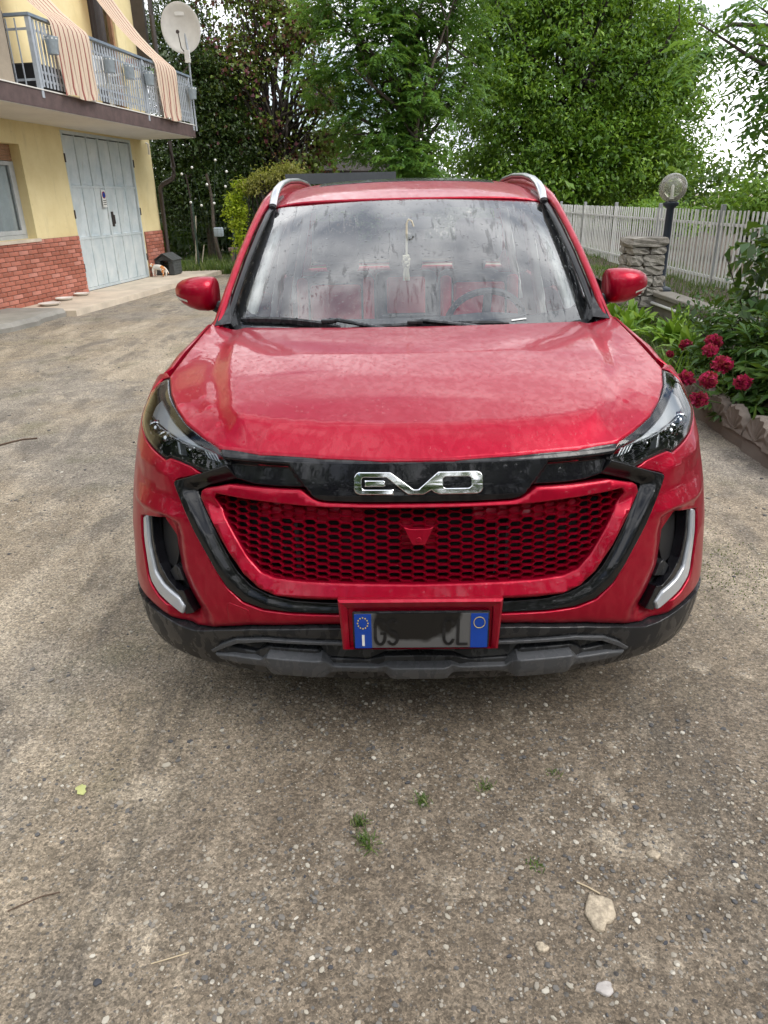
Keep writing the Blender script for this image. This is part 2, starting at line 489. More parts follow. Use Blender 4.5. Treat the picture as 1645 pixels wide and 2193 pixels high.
def panel_geo(poly, base, off=0.0, holes=(), th=.012, r=.0035, res=.02, bres=.012, flip=False, dome=0.0, domew=.03):
    loops = [dens(poly, bres)] + [dens(h_, bres) for h_ in holes]
    pts = []; edges = []
    for L in loops:
        b = len(pts); n = len(L)
        pts += [tuple(p) for p in L]; edges += [(b + i, b + (i + 1) % n) for i in range(n)]
    nb = len(pts)
    allb = np.concatenate(loops)
    mn, mx = loops[0].min(0), loops[0].max(0)
    gx = np.arange(mn[0] + res * .5, mx[0], res); gz = np.arange(mn[1] + res * .5, mx[1], res)
    G = np.array([(x + (res * .5 if k % 2 else 0), z) for k, z in enumerate(gz) for x in gx]).reshape(-1, 2)
    def inside(P):
        m = inpoly(P, loops[0])
        for h_ in loops[1:]: m &= ~inpoly(P, h_)
        return m
    extra = []
    if len(G):
        G = G[inside(G)]
        if len(G): extra.append(G[bdist(G, loops) > max(r * 1.6, res * .35)])
    for L in loops:
        t = np.roll(L, -1, 0) - np.roll(L, 1, 0); t /= (np.linalg.norm(t, axis=1)[:, None] + 1e-12)
        nr = np.stack([-t[:, 1], t[:, 0]], 1)
        for k in ((.35, 1.05) if r > 0 else (1.0,)):
            rr = max(r, .002)
            for sg in (1, -1):
                q = L + nr * rr * k * sg
                q = q[inside(q)]
                if len(q):
                    dd = bdist(q, loops); extra.append(q[dd > rr * k * .8])
    if extra:
        pts += [tuple(p) for p in np.concatenate(extra)]
    res_ = delaunay_2d_cdt([Vector(p) for p in pts], edges, [], 0, 1e-7)
    vs = np.array([tuple(v) for v in res_[0]]); tris = [f for f in res_[2] if len(f) == 3]
    tris = np.array(tris, dtype=int)
    cen = vs[tris].mean(1)
    tris = tris[inside(cen)]
    d = bdist(vs, loops)
    o = off(vs[:, 0], vs[:, 1]) if callable(off) else np.full(len(vs), float(off))
    if r > 0:
        q = np.clip((r - d) / r, 0, 1); o = o - r * (1 - np.sqrt(np.maximum(1 - q * q, 0)))
    if dome:
        q = np.clip(d / domew, 0, 1); o = o + dome * (1 - (1 - q) ** 2)
    P = base(vs[:, 0], vs[:, 1]); e = 1e-3
    du = base(vs[:, 0] + e, vs[:, 1]) - base(vs[:, 0] - e, vs[:, 1]); dv = base(vs[:, 0], vs[:, 1] + e) - base(vs[:, 0], vs[:, 1] - e)
    N = np.cross(du, dv); N /= (np.linalg.norm(N, axis=1)[:, None] + 1e-12)
    if flip: N = -N
    P3 = P + N * o[:, None]
    def full(q):
        b_ = base(q[:, 0], q[:, 1]); e2 = 1e-3
        nn = np.cross(base(q[:, 0] + e2, q[:, 1]) - base(q[:, 0] - e2, q[:, 1]), base(q[:, 0], q[:, 1] + e2) - base(q[:, 0], q[:, 1] - e2))
        nn /= (np.linalg.norm(nn, axis=1)[:, None] + 1e-12)
        if flip: nn = -nn
        oo = off(q[:, 0], q[:, 1]) if callable(off) else np.full(len(q), float(off))
        return b_ + nn * oo[:, None]
    ea = np.array([[8e-4, 0]]); eb = np.array([[0, 8e-4]])
    NA = np.cross(full(vs + ea) - full(vs - ea), full(vs + eb) - full(vs - eb)); NA /= (np.linalg.norm(NA, axis=1)[:, None] + 1e-12)
    if flip: NA = -NA
    # orient triangles to the outward normal
    fn = np.cross(P3[tris[:, 1]] - P3[tris[:, 0]], P3[tris[:, 2]] - P3[tris[:, 0]])
    q0, q1, q2 = vs[tris[:, 0]], vs[tris[:, 1]], vs[tris[:, 2]]
    a2 = (q1[:, 0] - q0[:, 0]) * (q2[:, 1] - q0[:, 1]) - (q2[:, 0] - q0[:, 0]) * (q1[:, 1] - q0[:, 1])
    if np.sum(np.sign(a2) * (fn * N[tris[:, 0]]).sum(1)) < 0: a2 = -a2
    big = np.abs(a2) > 1e-10
    tris, a2 = tris[big], a2[big]
    w = a2 < 0
    tris[w] = tris[w][:, ::-1]
    fn = np.cross(P3[tris[:, 1]] - P3[tris[:, 0]], P3[tris[:, 2]] - P3[tris[:, 0]])
    VN = np.zeros_like(P3)
    for k_ in range(3): np.add.at(VN, tris[:, k_], fn)
    VN /= (np.linalg.norm(VN, axis=1)[:, None] + 1e-15)
    inn_ = d > max(r, 1e-4) * 1.0
    VN[inn_] = NA[inn_]
    # skirts
    Vl = [P3]; Fl = [tuple(f) for f in tris]
    ecount = {}
    for f in tris:
        for a, b in ((f[0], f[1]), (f[1], f[2]), (f[2], f[0])): ecount[(a, b)] = 1
    be = [(a, b) for (a, b) in ecount if (b, a) not in ecount]
    bi = sorted({i for e_ in be for i in e_}); mp = {i: len(P3) + k for k, i in enumerate(bi)}
    if th > 0:
        Vl.append(P3[bi] - N[bi] * th)
        for a, b in be: Fl.append((b, a, mp[a], mp[b]))
    return np.concatenate(Vl), Fl, VN, len(tris)

def panel(name, poly, mat, parent, base=fascia, smooth=True, sharp=38, **kw):
    V, F, VN, nt = panel_geo(poly, base, **kw)
    me = np_mesh(name, V, F, mat, smooth, None)
    if smooth:
        ln = []
        for k, f in enumerate(F):
            if k < nt: ln += [VN[i] for i in f]
            else:
                q = np.cross(V[f[1]] - V[f[0]], V[f[2]] - V[f[0]]); q /= (np.linalg.norm(q) + 1e-15); ln += [q] * len(f)
        me.normals_split_custom_set([tuple(x) for x in ln])
    return ob(name, me, parent)

def mirror(half):
    """half outline from the centre line round to the centre line -> whole outline"""
    return [tuple(p) for p in half] + [(-p[0], p[1]) for p in half[::-1] if abs(p[0]) > 1e-6]

def neg(poly): return [(-p[0], p[1]) for p in poly]

car = empty('parked_car', (0.09, 1.70, 0), R(-1.6), 'red wet compact SUV with honeycomb grille parked on gravel', 'car')

# ---- outlines on the nose, in metres (arc length, height)
HLo = [(.536, .896), (.565, .934), (.626, .947), (.71, .968), (.774, .991), (.838, 1.009), (.905, 1.028), (.958, 1.016), (1.00, .992), (1.02, .963), (1.015, .938), (.965, .917), (.905, .901),
       (.838, .888), (.772, .876), (.75, .885), (.712, .884), (.66, .878), (.604, .868), (.587, .873), (.55, .889)]
def sub_gap(poly, g):
    """shrink an outline a little so that a dark joint shows round the panel"""
    L = np.array(poly); t = np.roll(L, -1, 0) - np.roll(L, 1, 0); t /= (np.linalg.norm(t, axis=1)[:, None] + 1e-12)
    nr = np.stack([-t[:, 1], t[:, 0]], 1)
    q = L + nr * 1e-4
    sg = np.where(inpoly(q, L), 1, -1)
    return [tuple(p) for p in L + nr * g * sg[:, None]]

BFo = [(.535, .893), (.62, .862), (.712, .829), (.719, .822), (.694, .785), (.645, .707), (.595, .632), (.549, .552), (.502, .511), (.443, .494), (.359, .490), (.237, .492), (0, .492)]
BFi = [(0, .520), (.236, .520), (.356, .522), (.426, .534), (.478, .557), (.517, .597), (.564, .672), (.60, .735), (.641, .798), (.652, .812), (.60, .835), (.515, .862)]
RFo = [(0, .545), (.32, .541), (.395, .545), (.444, .564), (.486, .601), (.53, .66), (.576, .732), (.622, .80), (.618, .818), (.606, .826), (.527, .846), (.40, .845), (.318, .846), (.29, .828), (.272, .819), (.247, .815), (.148, .813), (0, .813)]
RFi = [(0, .801), (.258, .803), (.37, .808), (.489, .813), (.566, .817), (.574, .806), (.53, .737), (.476, .652), (.438, .612), (.398, .597), (.316, .591), (0, .588)]
BARo = [(0, .928), (.095, .928), (.262, .932), (.436, .933), (.563, .931), (.551, .912), (.535, .893), (.515, .862), (.46, .852), (.405, .850), (.318, .8515), (.308, .849), (.286, .832), (.269, .822), (.247, .8185), (.148, .8165), (0, .8165)]
SLOT = [(.785, .712), (.82, .705), (.892, .690), (.906, .682), (.900, .60), (.890, .51), (.88, .487), (.84, .456), (.742, .420), (.735, .418), (.688, .436), (.724, .505), (.748, .556), (.757, .661)]
DRL = [(.876, .695), (.894, .687), (.903, .680), (.897, .60), (.887, .512), (.877, .49), (.837, .46), (.745, .424), (.737, .424), (.724, .450), (.746, .478), (.808, .502), (.846, .530), (.864, .60)]
REDB = [(0, .450), (.237, .450), (.30, .447), (.488, .428), (.596, .406), (.65, .392), (.70, .381), (.75, .383), (.905, .408), (1.12, .425)]

slot_np = np.array(dens(SLOT, .02))
def bump_off(a, z):
    a = np.abs(a)
    o = np.zeros_like(a)
    # shoulder crease from the corner of the black frame out under the lamp
    zs = np.interp(a, [.70, .81, .89, .94, 1.1], [.829, .845, .853, .860, .875])
    o += .011 * np.clip(1 - np.abs(z - zs) / .05, 0, 1) * np.clip((a - .70) / .06, 0, 1) * np.clip((1.02 - a) / .12, 0, 1)
    # brow over the lamp slot
    zb = np.interp(a, [.66, .73, .78, .87, .92, 1.1], [.716, .727, .728, .724, .728, .735])
    k = np.clip((a - .66) / .08, 0, 1)
    o += .013 * k * np.clip(1 - np.abs(z - zb - .004) / np.where(z > zb + .004, .05, .018), 0, 1) * np.clip((.98 - a) / .10, 0, 1)
    # hollow inboard of the slot
    d = bdist(np.stack([a, z], 1), [slot_np])
    inb = np.clip((.80 - a) / .05, 0, 1) * np.clip((zb - .004 - z) / .012, 0, 1)
    o -= .040 * np.clip(1 - d / .075, 0, 1) ** 1.3 * inb
    # lower edge rolls under
    zl = np.interp(a, [p[0] for p in REDB], [p[1] for p in REDB])
    o -= .012 * np.clip(1 - (z - zl) / .03, 0, 1) ** 2
    return o

HLlow = [(.625, .8605), (.66, .874), (.712, .880), (.75, .881), (.768, .872), (.838, .884), (.905, .897), (.965, .913), (1.015, .932), (1.06, .95), (1.12, .955)]
bumper_poly = mirror([(0, .4885), (.237, .4885), (.359, .4865), (.445, .4905), (.505, .508), (.552, .550), (.598, .630), (.648, .705), (.697, .783), (.7225, .822), (.714, .832)] + HLlow
                     + [(1.125, .80), (1.125, .425)] + REDB[::-1][1:-1] + [(0, .450)])
panel('bumper', bumper_poly, M['red_paint'], car, off=bump_off, holes=[SLOT, neg(SLOT)], th=.05, r=.004, res=.012, bres=.011)

# towing-eye cover in the bumper (image left) - thin joint
hook = [(-.556, .498), (-.545, .504), (-.505, .494), (-.488, .488), (-.486, .452), (-.494, .443), (-.55, .436), (-.558, .444)]
panel('tow_cover', hook, M['red_paint'], car, off=lambda a, z: bump_off(a, z) + .0012, th=.01, r=.0015)

# dark body behind the openings
nose_back = mirror([(0, .24), (.7, .26), (1.05, .40), (1.1, .6), (1.1, .9), (.9, .985), (.75, .965), (.56, .92), (0, .915)])
panel('nose_core', nose_back, M['dark_void'], car, off=-.10, th=0, r=0, res=.05, bres=.04)

# black frame around the grille: two arms and the lower bow
frame_half = BFo + BFi
bf = mirror([(0, .492)] + BFo[::-1][1:] + BFi[::-1][:-1] + [(0, .520)])
def bf_off(a, z):
    # raised outer rim, falling to the grille
    A = np.stack([np.abs(a), z], 1)
    L = np.array(dens(BFi, .02, False)); d = np.full(len(A), 9.)
    for p, q in zip(L[:-1], L[1:]):
        ab = q - p; t = np.clip(((A - p) @ ab) / (ab @ ab), 0, 1); d = np.minimum(d, np.linalg.norm(A - p - t[:, None] * ab, axis=1))
    q = np.clip(d / .034, 0, 1); return -.016 + np.interp(z, [.50, .60, .80], [.012, .020, .026]) * q * q * (3 - 2 * q)
panel('grille_surround', bf, M['black_trim'], car, off=bf_off, th=.05, r=.003, res=.007, bres=.008)

# red grille frame, set between the black arms
rf = mirror(RFo)
def rf_off(a, z):
    L = np.array(dens(RFo, .02, False)); A = np.stack([np.abs(a), z], 1); d = np.full(len(A), 9.)
    for p, q in zip(L[:-1], L[1:]):
        ab = q - p; t = np.clip(((A - p) @ ab) / (ab @ ab), 0, 1); d = np.minimum(d, np.linalg.norm(A - p - t[:, None] * ab, axis=1))
    d2 = bdist(A, [np.array(dens(mirror(RFi), .02))])
    return .004 + .016 * np.clip(d / .010, 0, 1) * np.clip((.80 - z) / .05, 0.25, 1) - .020 * np.clip(1 - d2 / .040, 0, 1) * np.clip((.805 - z) / .03, 0, 1)
panel('grille_frame', rf, M['red_paint'], car, off=rf_off, holes=[mirror(RFi)], th=.05, r=.004, res=.012, bres=.010)

# honeycomb
def honeycomb():
    px_, pz_ = .0330, .0196
    wall_, dep = .0024, .012
    V = []; F = []
    poly = np.array(mirror(RFi))
    fillv = []
    for c in range(-19, 20):
        for r_ in range(0, 16):
            ca = c * px_; cz = .572 + r_ * pz_ + (pz_ / 2 if c % 2 else 0)
            hx = [(-.0208, 0), (-.0122, -pz_ / 2), (.0122, -pz_ / 2), (.0208, 0), (.0122, pz_ / 2), (-.0122, pz_ / 2)]
            out = [(ca + x, cz + z) for x, z in hx]
            pp = np.array(out + [(ca, cz)])
            if not (inpoly(pp, poly).any()): continue
            inn = [(ca + x * (1 - wall_ / .0165), cz + z * (1 - wall_ / .0098)) for x, z in hx]
            b = len(V)
            for o_, L in ((-.014, out), (-.0115, [(a * .45 + i * .55, d * .45 + e * .55) for (a, d), (i, e) in zip(out, inn)]), (-.0155, inn), (-.014 - dep, inn)):
                for a, z in L: V.append((a, z, o_))
            for k in range(6):
                k2 = (k + 1) % 6
                for q in range(3):
                    F.append((b + q * 6 + k, b + q * 6 + k2, b + (q + 1) * 6 + k2, b + (q + 1) * 6 + k))
            if (.16 < abs(ca) < .46 and cz > .762) or (abs(ca) < .06 and .69 < cz < .765):
                fillv.append(inn)
    V = np.array(V)
    def to3(V):
        P = fascia(V[:, 0], V[:, 1]); e = 1e-3
        N = np.cross(fascia(V[:, 0] + e, V[:, 1]) - fascia(V[:, 0] - e, V[:, 1]), fascia(V[:, 0], V[:, 1] + e) - fascia(V[:, 0], V[:, 1] - e))
        N /= np.linalg.norm(N, axis=1)[:, None]
        return P + N * V[:, 2:3]
    g = ob('honeycomb_grille', np_mesh('honeycomb_grille', to3(V), F, M['red_paint'], True, 25), car)
    for lo, hi in ((-1, -.1), (-.1, .1), (.1, 1)):
        FV = []; FF = []; vid = {}
        for L in fillv:
            if not lo < sum(a for a, z in L) / 6 < hi: continue
            ca = sum(a for a, z in L) / 6; cz = sum(z for a, z in L) / 6
            f = []
            for a, z in L:
                a2, z2 = ca + (a - ca) * 1.25, cz + (z - cz) * 1.30
                key = (round(a2 / .006), round(z2 / .006))
                if key not in vid: vid[key] = len(FV); FV.append((a2, z2, -.030))
                f.append(vid[key])
            FF.append(tuple(dict.fromkeys(f)))
        ob('blanking_plate', np_mesh('blanking_plate', to3(np.array(FV)), FF, M['red_paint']), g)
    return to3
to3 = honeycomb()
for x in (-.335, .215, .245):
    P = fascia(np.array([x]), np.array([.66]))[0]
    MB().box(x - .005, x + .005, P[1] + .055, P[1] + .065, .58, .74).build('radiator_bracket', M['grey_plastic'], car)

# radar cover on the grille
rd = [(-.040, .751), (-.022, .746), (.022, .746), (.040, .751), (.026, .722), (.017, .704), (-.017, .704), (-.026, .722)]
rp = panel('radar_cover', rd, M['red_paint'], car, off=lambda a, z: .002 + np.where(z < .735, .004, 0.0), th=.022, r=.002, res=.008, bres=.006)
panel('sensor_disc', [(.0075 * math.cos(t), .718 + .0075 * math.sin(t)) for t in np.linspace(0, 6.0, 14)], M['red_paint'], rp, off=.008, th=.004, r=.001, res=.006, bres=.004)

# gloss black bar carrying the letters
def bar_off(a, z):
    a = np.abs(a)
    # centre block stands proud below the shelf; the tails are set back under it
    zt = np.interp(a, [0, .56], [.912, .905])
    blockedge = np.interp(z, [.82, .851, .905], [.285, .312, .36])
    block = np.clip((blockedge - a) / .012, 0, 1)
    shelf = np.clip((z - (zt - .006)) / .008, 0, 1)
    prot = np.maximum(block, shelf)
    o = -.012 + .020 * prot
    o += -.006 * np.clip((z - .916) / .012, 0, 1)
    o -= .008 * np.clip((.832 - z) / .02, 0, 1) * block
    return o
panel('badge_bar', mirror(BARo), M['black_gloss'], car, off=bar_off, th=.04, r=.003, res=.0055, bres=.008)

# ---- letters
def fr(c, w, h):  # letter helper: maps unit to metres
    return [(x, z) for x, z in c]
E_ = [(-.160, .893), (-.095, .893), (-.083, .893), (-.0875, .886), (-.147, .886), (-.152, .882), (-.152, .850), (-.147, .846), (-.067, .846), (-.067, .838), (-.150, .838), (-.163, .842), (-.170, .852), (-.170, .880), (-.167, .888)]
Em = [(-.147, .8755), (-.097, .8755), (-.091, .873), (-.091, .861), (-.097, .858), (-.147, .858)]
Vv = [(-.080, .893), (-.058, .893), (-.0025, .853), (.053, .893), (.085, .893), (.012, .838), (-.020, .838)]
Oo = [(.075, .893), (.155, .893), (.167, .888), (.171, .880), (.171, .852), (.167, .843), (.155, .838), (.055, .838), (.042, .843), (.037, .852), (.037, .866), (.05, .880)]
Oh = [(.072, .880), (.134, .880), (.140, .876), (.140, .857), (.134, .853), (.072, .853), (.066, .857), (.066, .876)]
# E and middle bar; V joins E on its left and O on its right as on the badge
E_full = [(-.160, .893), (-.0745, .893), (-.0170, .8505), (-.0015, .8505), (.052, .893), (.155, .893), (.166, .889), (.171, .881), (.171, .851), (.166, .842), (.155, .838), (.058, .838), (.040, .843),
          (.034, .849), (.011, .838), (-.026, .838), (-.085, .8815), (-.148, .8815), (-.148, .8785)]
lt = dict(off=.0145, th=.012, r=.0022, res=.008, bres=.006)
badge = panel('badge_letters', [(-.160, .893), (-.0745, .893), (-.013, .851), (-.0005, .851), (.053, .893), (.155, .893), (.166, .889), (.171, .881), (.171, .851), (.166, .842), (.155, .838), (.058, .838), (.043, .842),
          (.035, .849), (.014, .838), (-.027, .838), (-.085, .880), (-.147, .880), (-.150, .876), (-.150, .871), (-.1505, .860), (-.147, .851), (-.066, .851), (-.066, .838), (-.155, .838), (-.166, .842), (-.171, .851), (-.171, .881), (-.166, .889)],
          M['chrome'], car, holes=[Oh], **lt)
panel('badge_stroke', [(-.142, .873), (-.092, .873), (-.088, .870), (-.088, .8605), (-.092, .858), (-.142, .858)], M['chrome'], badge, **lt)

# ---- lamp slots with daytime-light strips
for sg in (1, -1):
    S = SLOT if sg > 0 else neg(SLOT)
    D = DRL if sg > 0 else neg(DRL)
    rec = panel('lamp_slot', sub_gap(S, -.006), M['dark_void'], car, off=-.055, th=0, r=0, res=.03)
    dl = panel('daytime_lamp', D, M['drl_white'], car, off=-.004, th=.035, r=.006, res=.010, bres=.008)
    rim = [(sg * a, z) for a, z in [(.858, .699), (.873, .699), (.861, .60), (.843, .533), (.806, .505), (.745, .482), (.722, .447), (.735, .420), (.716, .425), (.694, .436), (.724, .50), (.752, .497), (.792, .523), (.826, .56), (.844, .62)]]
    panel('lamp_bezel', rim, M['black_gloss'], car, off=-.012, th=.03, r=.002, res=.012)
    shelf = [(sg * a, z) for a, z in [(.735, .525), (.78, .515), (.80, .54), (.77, .566), (.752, .558)]]
    panel('slot_vane', shelf, M['black_plastic'], car, off=-.03, th=.02, r=.002, res=.012)
    # inner wall of the slot on the inboard side
    panel('slot_grid', [(sg * a, z) for a, z in [(.772, .70), (.85, .69), (.835, .56), (.79, .545), (.762, .60)]], M['radiator'], car, off=-.045, th=.01, r=0, res=.03)

# ---- lower black valance, slot, grey strip and skid plate
VALo = [(1.12, .421), (.905, .404), (.75, .379), (.70, .377), (.648, .388), (.594, .402), (.486, .424), (.30, .443), (.237, .446), (0, .446)]
VALb = [(0, .215), (.3, .217), (.6, .222), (.9, .235), (1.12, .25)]
OPEN = [(0, .392), (.24, .390), (.456, .386), (.55, .366), (.60, .340), (.585, .330), (.50, .322), (.485, .333), (.455, .350), (.30, .350), (.27, .318), (.15, .314), (.10, .33), (0, .333)]
val = mirror(VALo[::-1] + VALb[::-1])
def val_off(a, z):
    a = np.abs(a)
    L = np.array(dens(OPEN, .02)); d = bdist(np.stack([a, z], 1), [L])
    o = .004 * np.clip((z - .395) / .02, 0, 1)
    o -= .012 * np.clip(1 - d / .022, 0, 1)
    return o
panel('valance', val, M['black_plastic'], car, off=val_off, holes=[mirror(OPEN)], th=.05, r=.003, res=.012, bres=.010)
STR = [(0, .397), (.24, .396), (.456, .393), (.548, .377), (.606, .345), (.652, .312), (.645, .303), (.60, .332), (.545, .362), (.455, .382), (.24, .386), (0, .388)]
panel('valance_trim', mirror(STR), M['grey_plastic'], car, off=.003, th=.05, r=.002, res=.008, bres=.008)
panel('intake_ledge', mirror([(0, .374), (.45, .368), (.56, .350), (.585, .336), (.49, .328), (.455, .352), (.30, .352), (.27, .322), (.15, .318), (.10, .336), (0, .340)]), M['black_plastic'], car, off=lambda a, z: -.045 + .030 * np.clip((.37 - z) / .05, 0, 1), th=.02, r=.002, res=.012, bres=.01)
SK = [(0, .318), (.095, .318), (.12, .306), (.255, .306), (.286, .341), (.447, .343), (.474, .315), (.57, .315), (.635, .306), (.62, .290), (.56, .284), (.47, .284), (.44, .274), (.27, .272), (.24, .283), (.11, .283), (.085, .272), (0, .272)]
def sk_off(a, z):
    a = np.abs(a)
    pad = np.clip(np.minimum(a - .27, .465 - a) / .02, 0, 1) + np.clip((.10 - a) / .02, 0, 1)
    return .010 + .016 * np.clip(pad, 0, 1)
panel('skid_plate', mirror(SK), M['grey_plastic'], car, off=sk_off, th=.04, r=.004, res=.012, bres=.01)
panel('intake_back', mirror([(0, .405), (.6, .38), (.62, .30), (0, .30)]), M['dark_void'], car, off=-.05, th=0, r=0, res=.05)

# ---- number plate and holder
hx0, hx1, hz0, hz1, hy = -.218, .222, .415, .572, -.055
V = []; F = []
mb = MB()
n_ = 14
out = chaikin([(hx0, hz1), (hx1, hz1), (hx1 - .008, hz0), (hx0 + .008, hz0)], 0)
def ring(poly, y): return [Vector((x, y, z)) for x, z in poly]
oR = dens([(hx0, hz1), (hx1, hz1), (hx1 - .008, hz0), (hx0 + .008, hz0)], .5)
ringA = [(hx0 - .004, .02, hz1 - .026), (hx1 + .004, .02, hz1 - .026), (hx1 - .004, .02, hz0 - .004), (hx0 + .004, .02, hz0 - .004)]
ringB = [(hx0, hy + .006, hz1), (hx1, hy + .006, hz1), (hx1 - .008, hy + .006, hz0), (hx0 + .008, hy + .006, hz0)]
ringC = [(hx0 + .006, hy, hz1 - .006), (hx1 - .006, hy, hz1 - .006), (hx1 - .014, hy, hz0 + .004), (hx0 + .014, hy, hz0 + .004)]
ringD = [(-.194, hy + .010, .545), (.198, hy + .010, .545), (.196, hy + .010, .412), (-.192, hy + .010, .412)]
ringE = [(-.192, hy + .020, .543), (.196, hy + .020, .543), (.194, hy + .020, .414), (-.190, hy + .020, .414)]
Vv_ = ringA + ringB + ringC + ringD + ringE
Ff = []
for q in range(4):
    for k in range(4):
        Ff.append((q * 4 + k, (q + 1) * 4 + k, (q + 1) * 4 + (k + 1) % 4, q * 4 + (k + 1) % 4))
Ff.append((16, 17, 18, 19))
hold = MB().add(Vv_, [f[::-1] for f in Ff]).build('plate_holder', M['red_paint'], car)
pz0, pz1 = .416, .532
plate = empty('number_plate', (.004, hy + .008, 0)); plate.parent = car; plate.rotation_euler = (0, 0, 0)
MB().box(-.185, .185, 0, .008, pz0, pz1, bev=.003).build('plate_surround', M['black_plastic'], plate)
MB().box(-.180, .180, -.003, -.0005, pz0 + .004, pz1 - .004).build('plate_face', M['plate_dark'] if 'plate_dark' in M else M['plate_white'], plate)
for x0, x1, nm in ((-.180, -.134, 'euro_band'), (.134, .180, 'blue_band')):
    MB().box(x0, x1, -.0045, -.0032, pz0 + .004, pz1 - .004).build(nm, M['plate_blue'], plate)
mb = MB()
for k in range(12):
    a = k * math.pi / 6
    mb.box(-.157 + .014 * math.sin(a) - .0014, -.157 + .014 * math.sin(a) + .0014, -.0056, -.0048, .500 + .017 * math.cos(a) - .0016, .500 + .017 * math.cos(a) + .0016)
mb.build('star_ring', M['star_yellow'], plate)
MB().box(-.1605, -.1535, -.0056, -.0048, .428, .463).build('country_letter', M['plate_white'], plate)
mb = MB()
mb.tube([(.157 + .015 * math.sin(a), -.005, .500 + .017 * math.cos(a)) for a in np.linspace(0, 2 * math.pi, 25)], .0007, 5)
mb.build('year_ring', M['star_yellow'], plate)
def glyph(strokes, x, w, z0, h, par, name):
    mb = MB()
    for pts in strokes:
        P = [(x + a * w, z0 + b * h) for a, b in pts]
        for (ax, az), (bx, bz) in zip(P[:-1], P[1:]):
            d = Vector((bx - ax, 0, bz - az)); L = d.length; d.normalize(); nn = Vector((-d.z, 0, d.x)) * .0042
            q = [Vector((ax, -.0050, az)) - d * .002, Vector((bx, -.0050, bz)) + d * .002]
            mb.add([q[0] + nn, q[1] + nn, q[1] - nn, q[0] - nn], [(0, 1, 2, 3)])
            for p in q: p.y -= .0
    mb.build(name, M['plate_ink'], par)
arc = lambda cx, cz, rx, rz, a0, a1, n=10: [(cx + rx * math.cos(R(a0 + (a1 - a0) * i / n)), cz + rz * math.sin(R(a0 + (a1 - a0) * i / n))) for i in range(n + 1)]
GC = [arc(.5, .72, .5, .28, 20, 180, 7) + arc(.5, .28, .5, .28, 180, 340, 7)]
GG = [arc(.5, .72, .5, .28, 20, 180, 7) + arc(.5, .28, .5, .28, 180, 360, 8) + [(1, .45), (.6, .45)]]
GS = [arc(.5, .75, .5, .25, 30, 270, 9) + arc(.5, .25, .5, .25, 90, -150, 9)]
GL = [[(0, 1), (0, 0), (.95, 0)]]
for gl_, x in ((GG, -.124), (GS, -.090), (GC, .062), (GL, .100)):
    glyph(gl_, x, .026, pz0 + .016, .078, plate, 'plate_letter')
# ---- headlamps
BAND = [(.565, .934), (.626, .947), (.71, .968), (.774, .991), (.838, 1.009), (.905, 1.028), (.930, 1.022), (.899, 1.001), (.841, .987), (.771, .966), (.697, .948), (.639, .933), (.593, .924), (.556, .910), (.547, .905)]
SILV = [(.600, .921), (.639, .930), (.697, .945), (.771, .963), (.841, .983), (.897, .995), (.925, .975), (.932, .955), (.86, .951), (.788, .944), (.728, .936), (.67, .928)]
def flipx(poly, sg): return [(sg * a, z) for a, z in poly]
for sg in (1, -1):
    hl = empty('headlamp', (0, 0, 0)); hl.parent = car
    P = flipx(sub_gap(HLo, .0015), sg)
    panel('lamp_back', P, M['lamp_dark'], hl, off=-.055, th=0, r=0, res=.03)
    panel('lamp_bowl', P, M['lamp_dark'], hl, off=-.006, holes=[flipx(sub_gap(HLo, .006), sg)], th=.05, r=0, res=.02)
    panel('upper_band', flipx(sub_gap(BAND, .001), sg), M['black_gloss'], hl, off=-.003, th=.02, r=.002, res=.012)
    panel('reflector_wing', flipx(SILV, sg), M['satin_silver'], hl, off=-.012, th=.012, r=.002, res=.012)
    panel('wing_rib', flipx([(.66, .9255), (.728, .9335), (.80, .9425), (.93, .9535), (.935, .950), (.80, .9375), (.728, .9285), (.66, .9215)], sg), M['chrome'], hl, off=-.006, th=.01, r=.001, res=.01)
    panel('light_bar', flipx([(.738, .938), (.747, .938), (.729, .896), (.719, .896)], sg), M['drl_white'], hl, off=-.012, th=.02, r=.002, res=.008, bres=.006)
    panel('light_bar', flipx([(.928, .944), (.938, .944), (.912, .914), (.903, .914)], sg), M['drl_white'], hl, off=-.012, th=.02, r=.002, res=.008, bres=.006)
    for k in range(4):
        a0 = .567 + k * .0125
        panel('light_stripe', flipx([(a0, .897 + k * .002), (a0 + .006, .898 + k * .002), (a0 + .026, .918 + k * .0015), (a0 + .018, .918 + k * .0015)], sg), M['drl_white'], hl, off=-.010, th=.01, r=.001, res=.006, bres=.005)
    for a0, z0, rr in ((.80, .912, .020), (.868, .925, .019), (.685, .905, .013)):
        c = fascia(np.array([sg * a0]), np.array([z0]))[0]
        e = MB()
        e.lathe([(rr * 1.25, 0), (rr * 1.2, -.016), (rr * 1.05, -.018), (rr, -.010), (rr * .9, -.004), (rr * .6, -.018), (rr * .25, -.025), (0.0001, -.026)], 20, (c[0] - sg * .006, c[1] + .045, c[2]), 'y')
        e.build('projector', [M['lamp_chrome']], hl, True, 50)
    for k in range(4):
        zz_ = .880 + k * .010
        panel('lamp_louvre', flipx([(.60, zz_ + .003), (.712, zz_ + .010), (.712, zz_ + .006), (.60, zz_ - .001)], sg), M['black_gloss'], hl, off=-.03, th=.012, r=0, res=.03)
    panel('lens', flipx(sub_gap(HLo, .001), sg), M['lamp_lens'], hl, off=.001, th=0, r=.003, res=.016)
    # dark joint round the lamp
    panel('lamp_seal', flipx(sub_gap(HLo, -.006), sg), M['rubber'], car, off=-.008, holes=[flipx(sub_gap(HLo, .003), sg)], th=.02, r=0, res=.03)

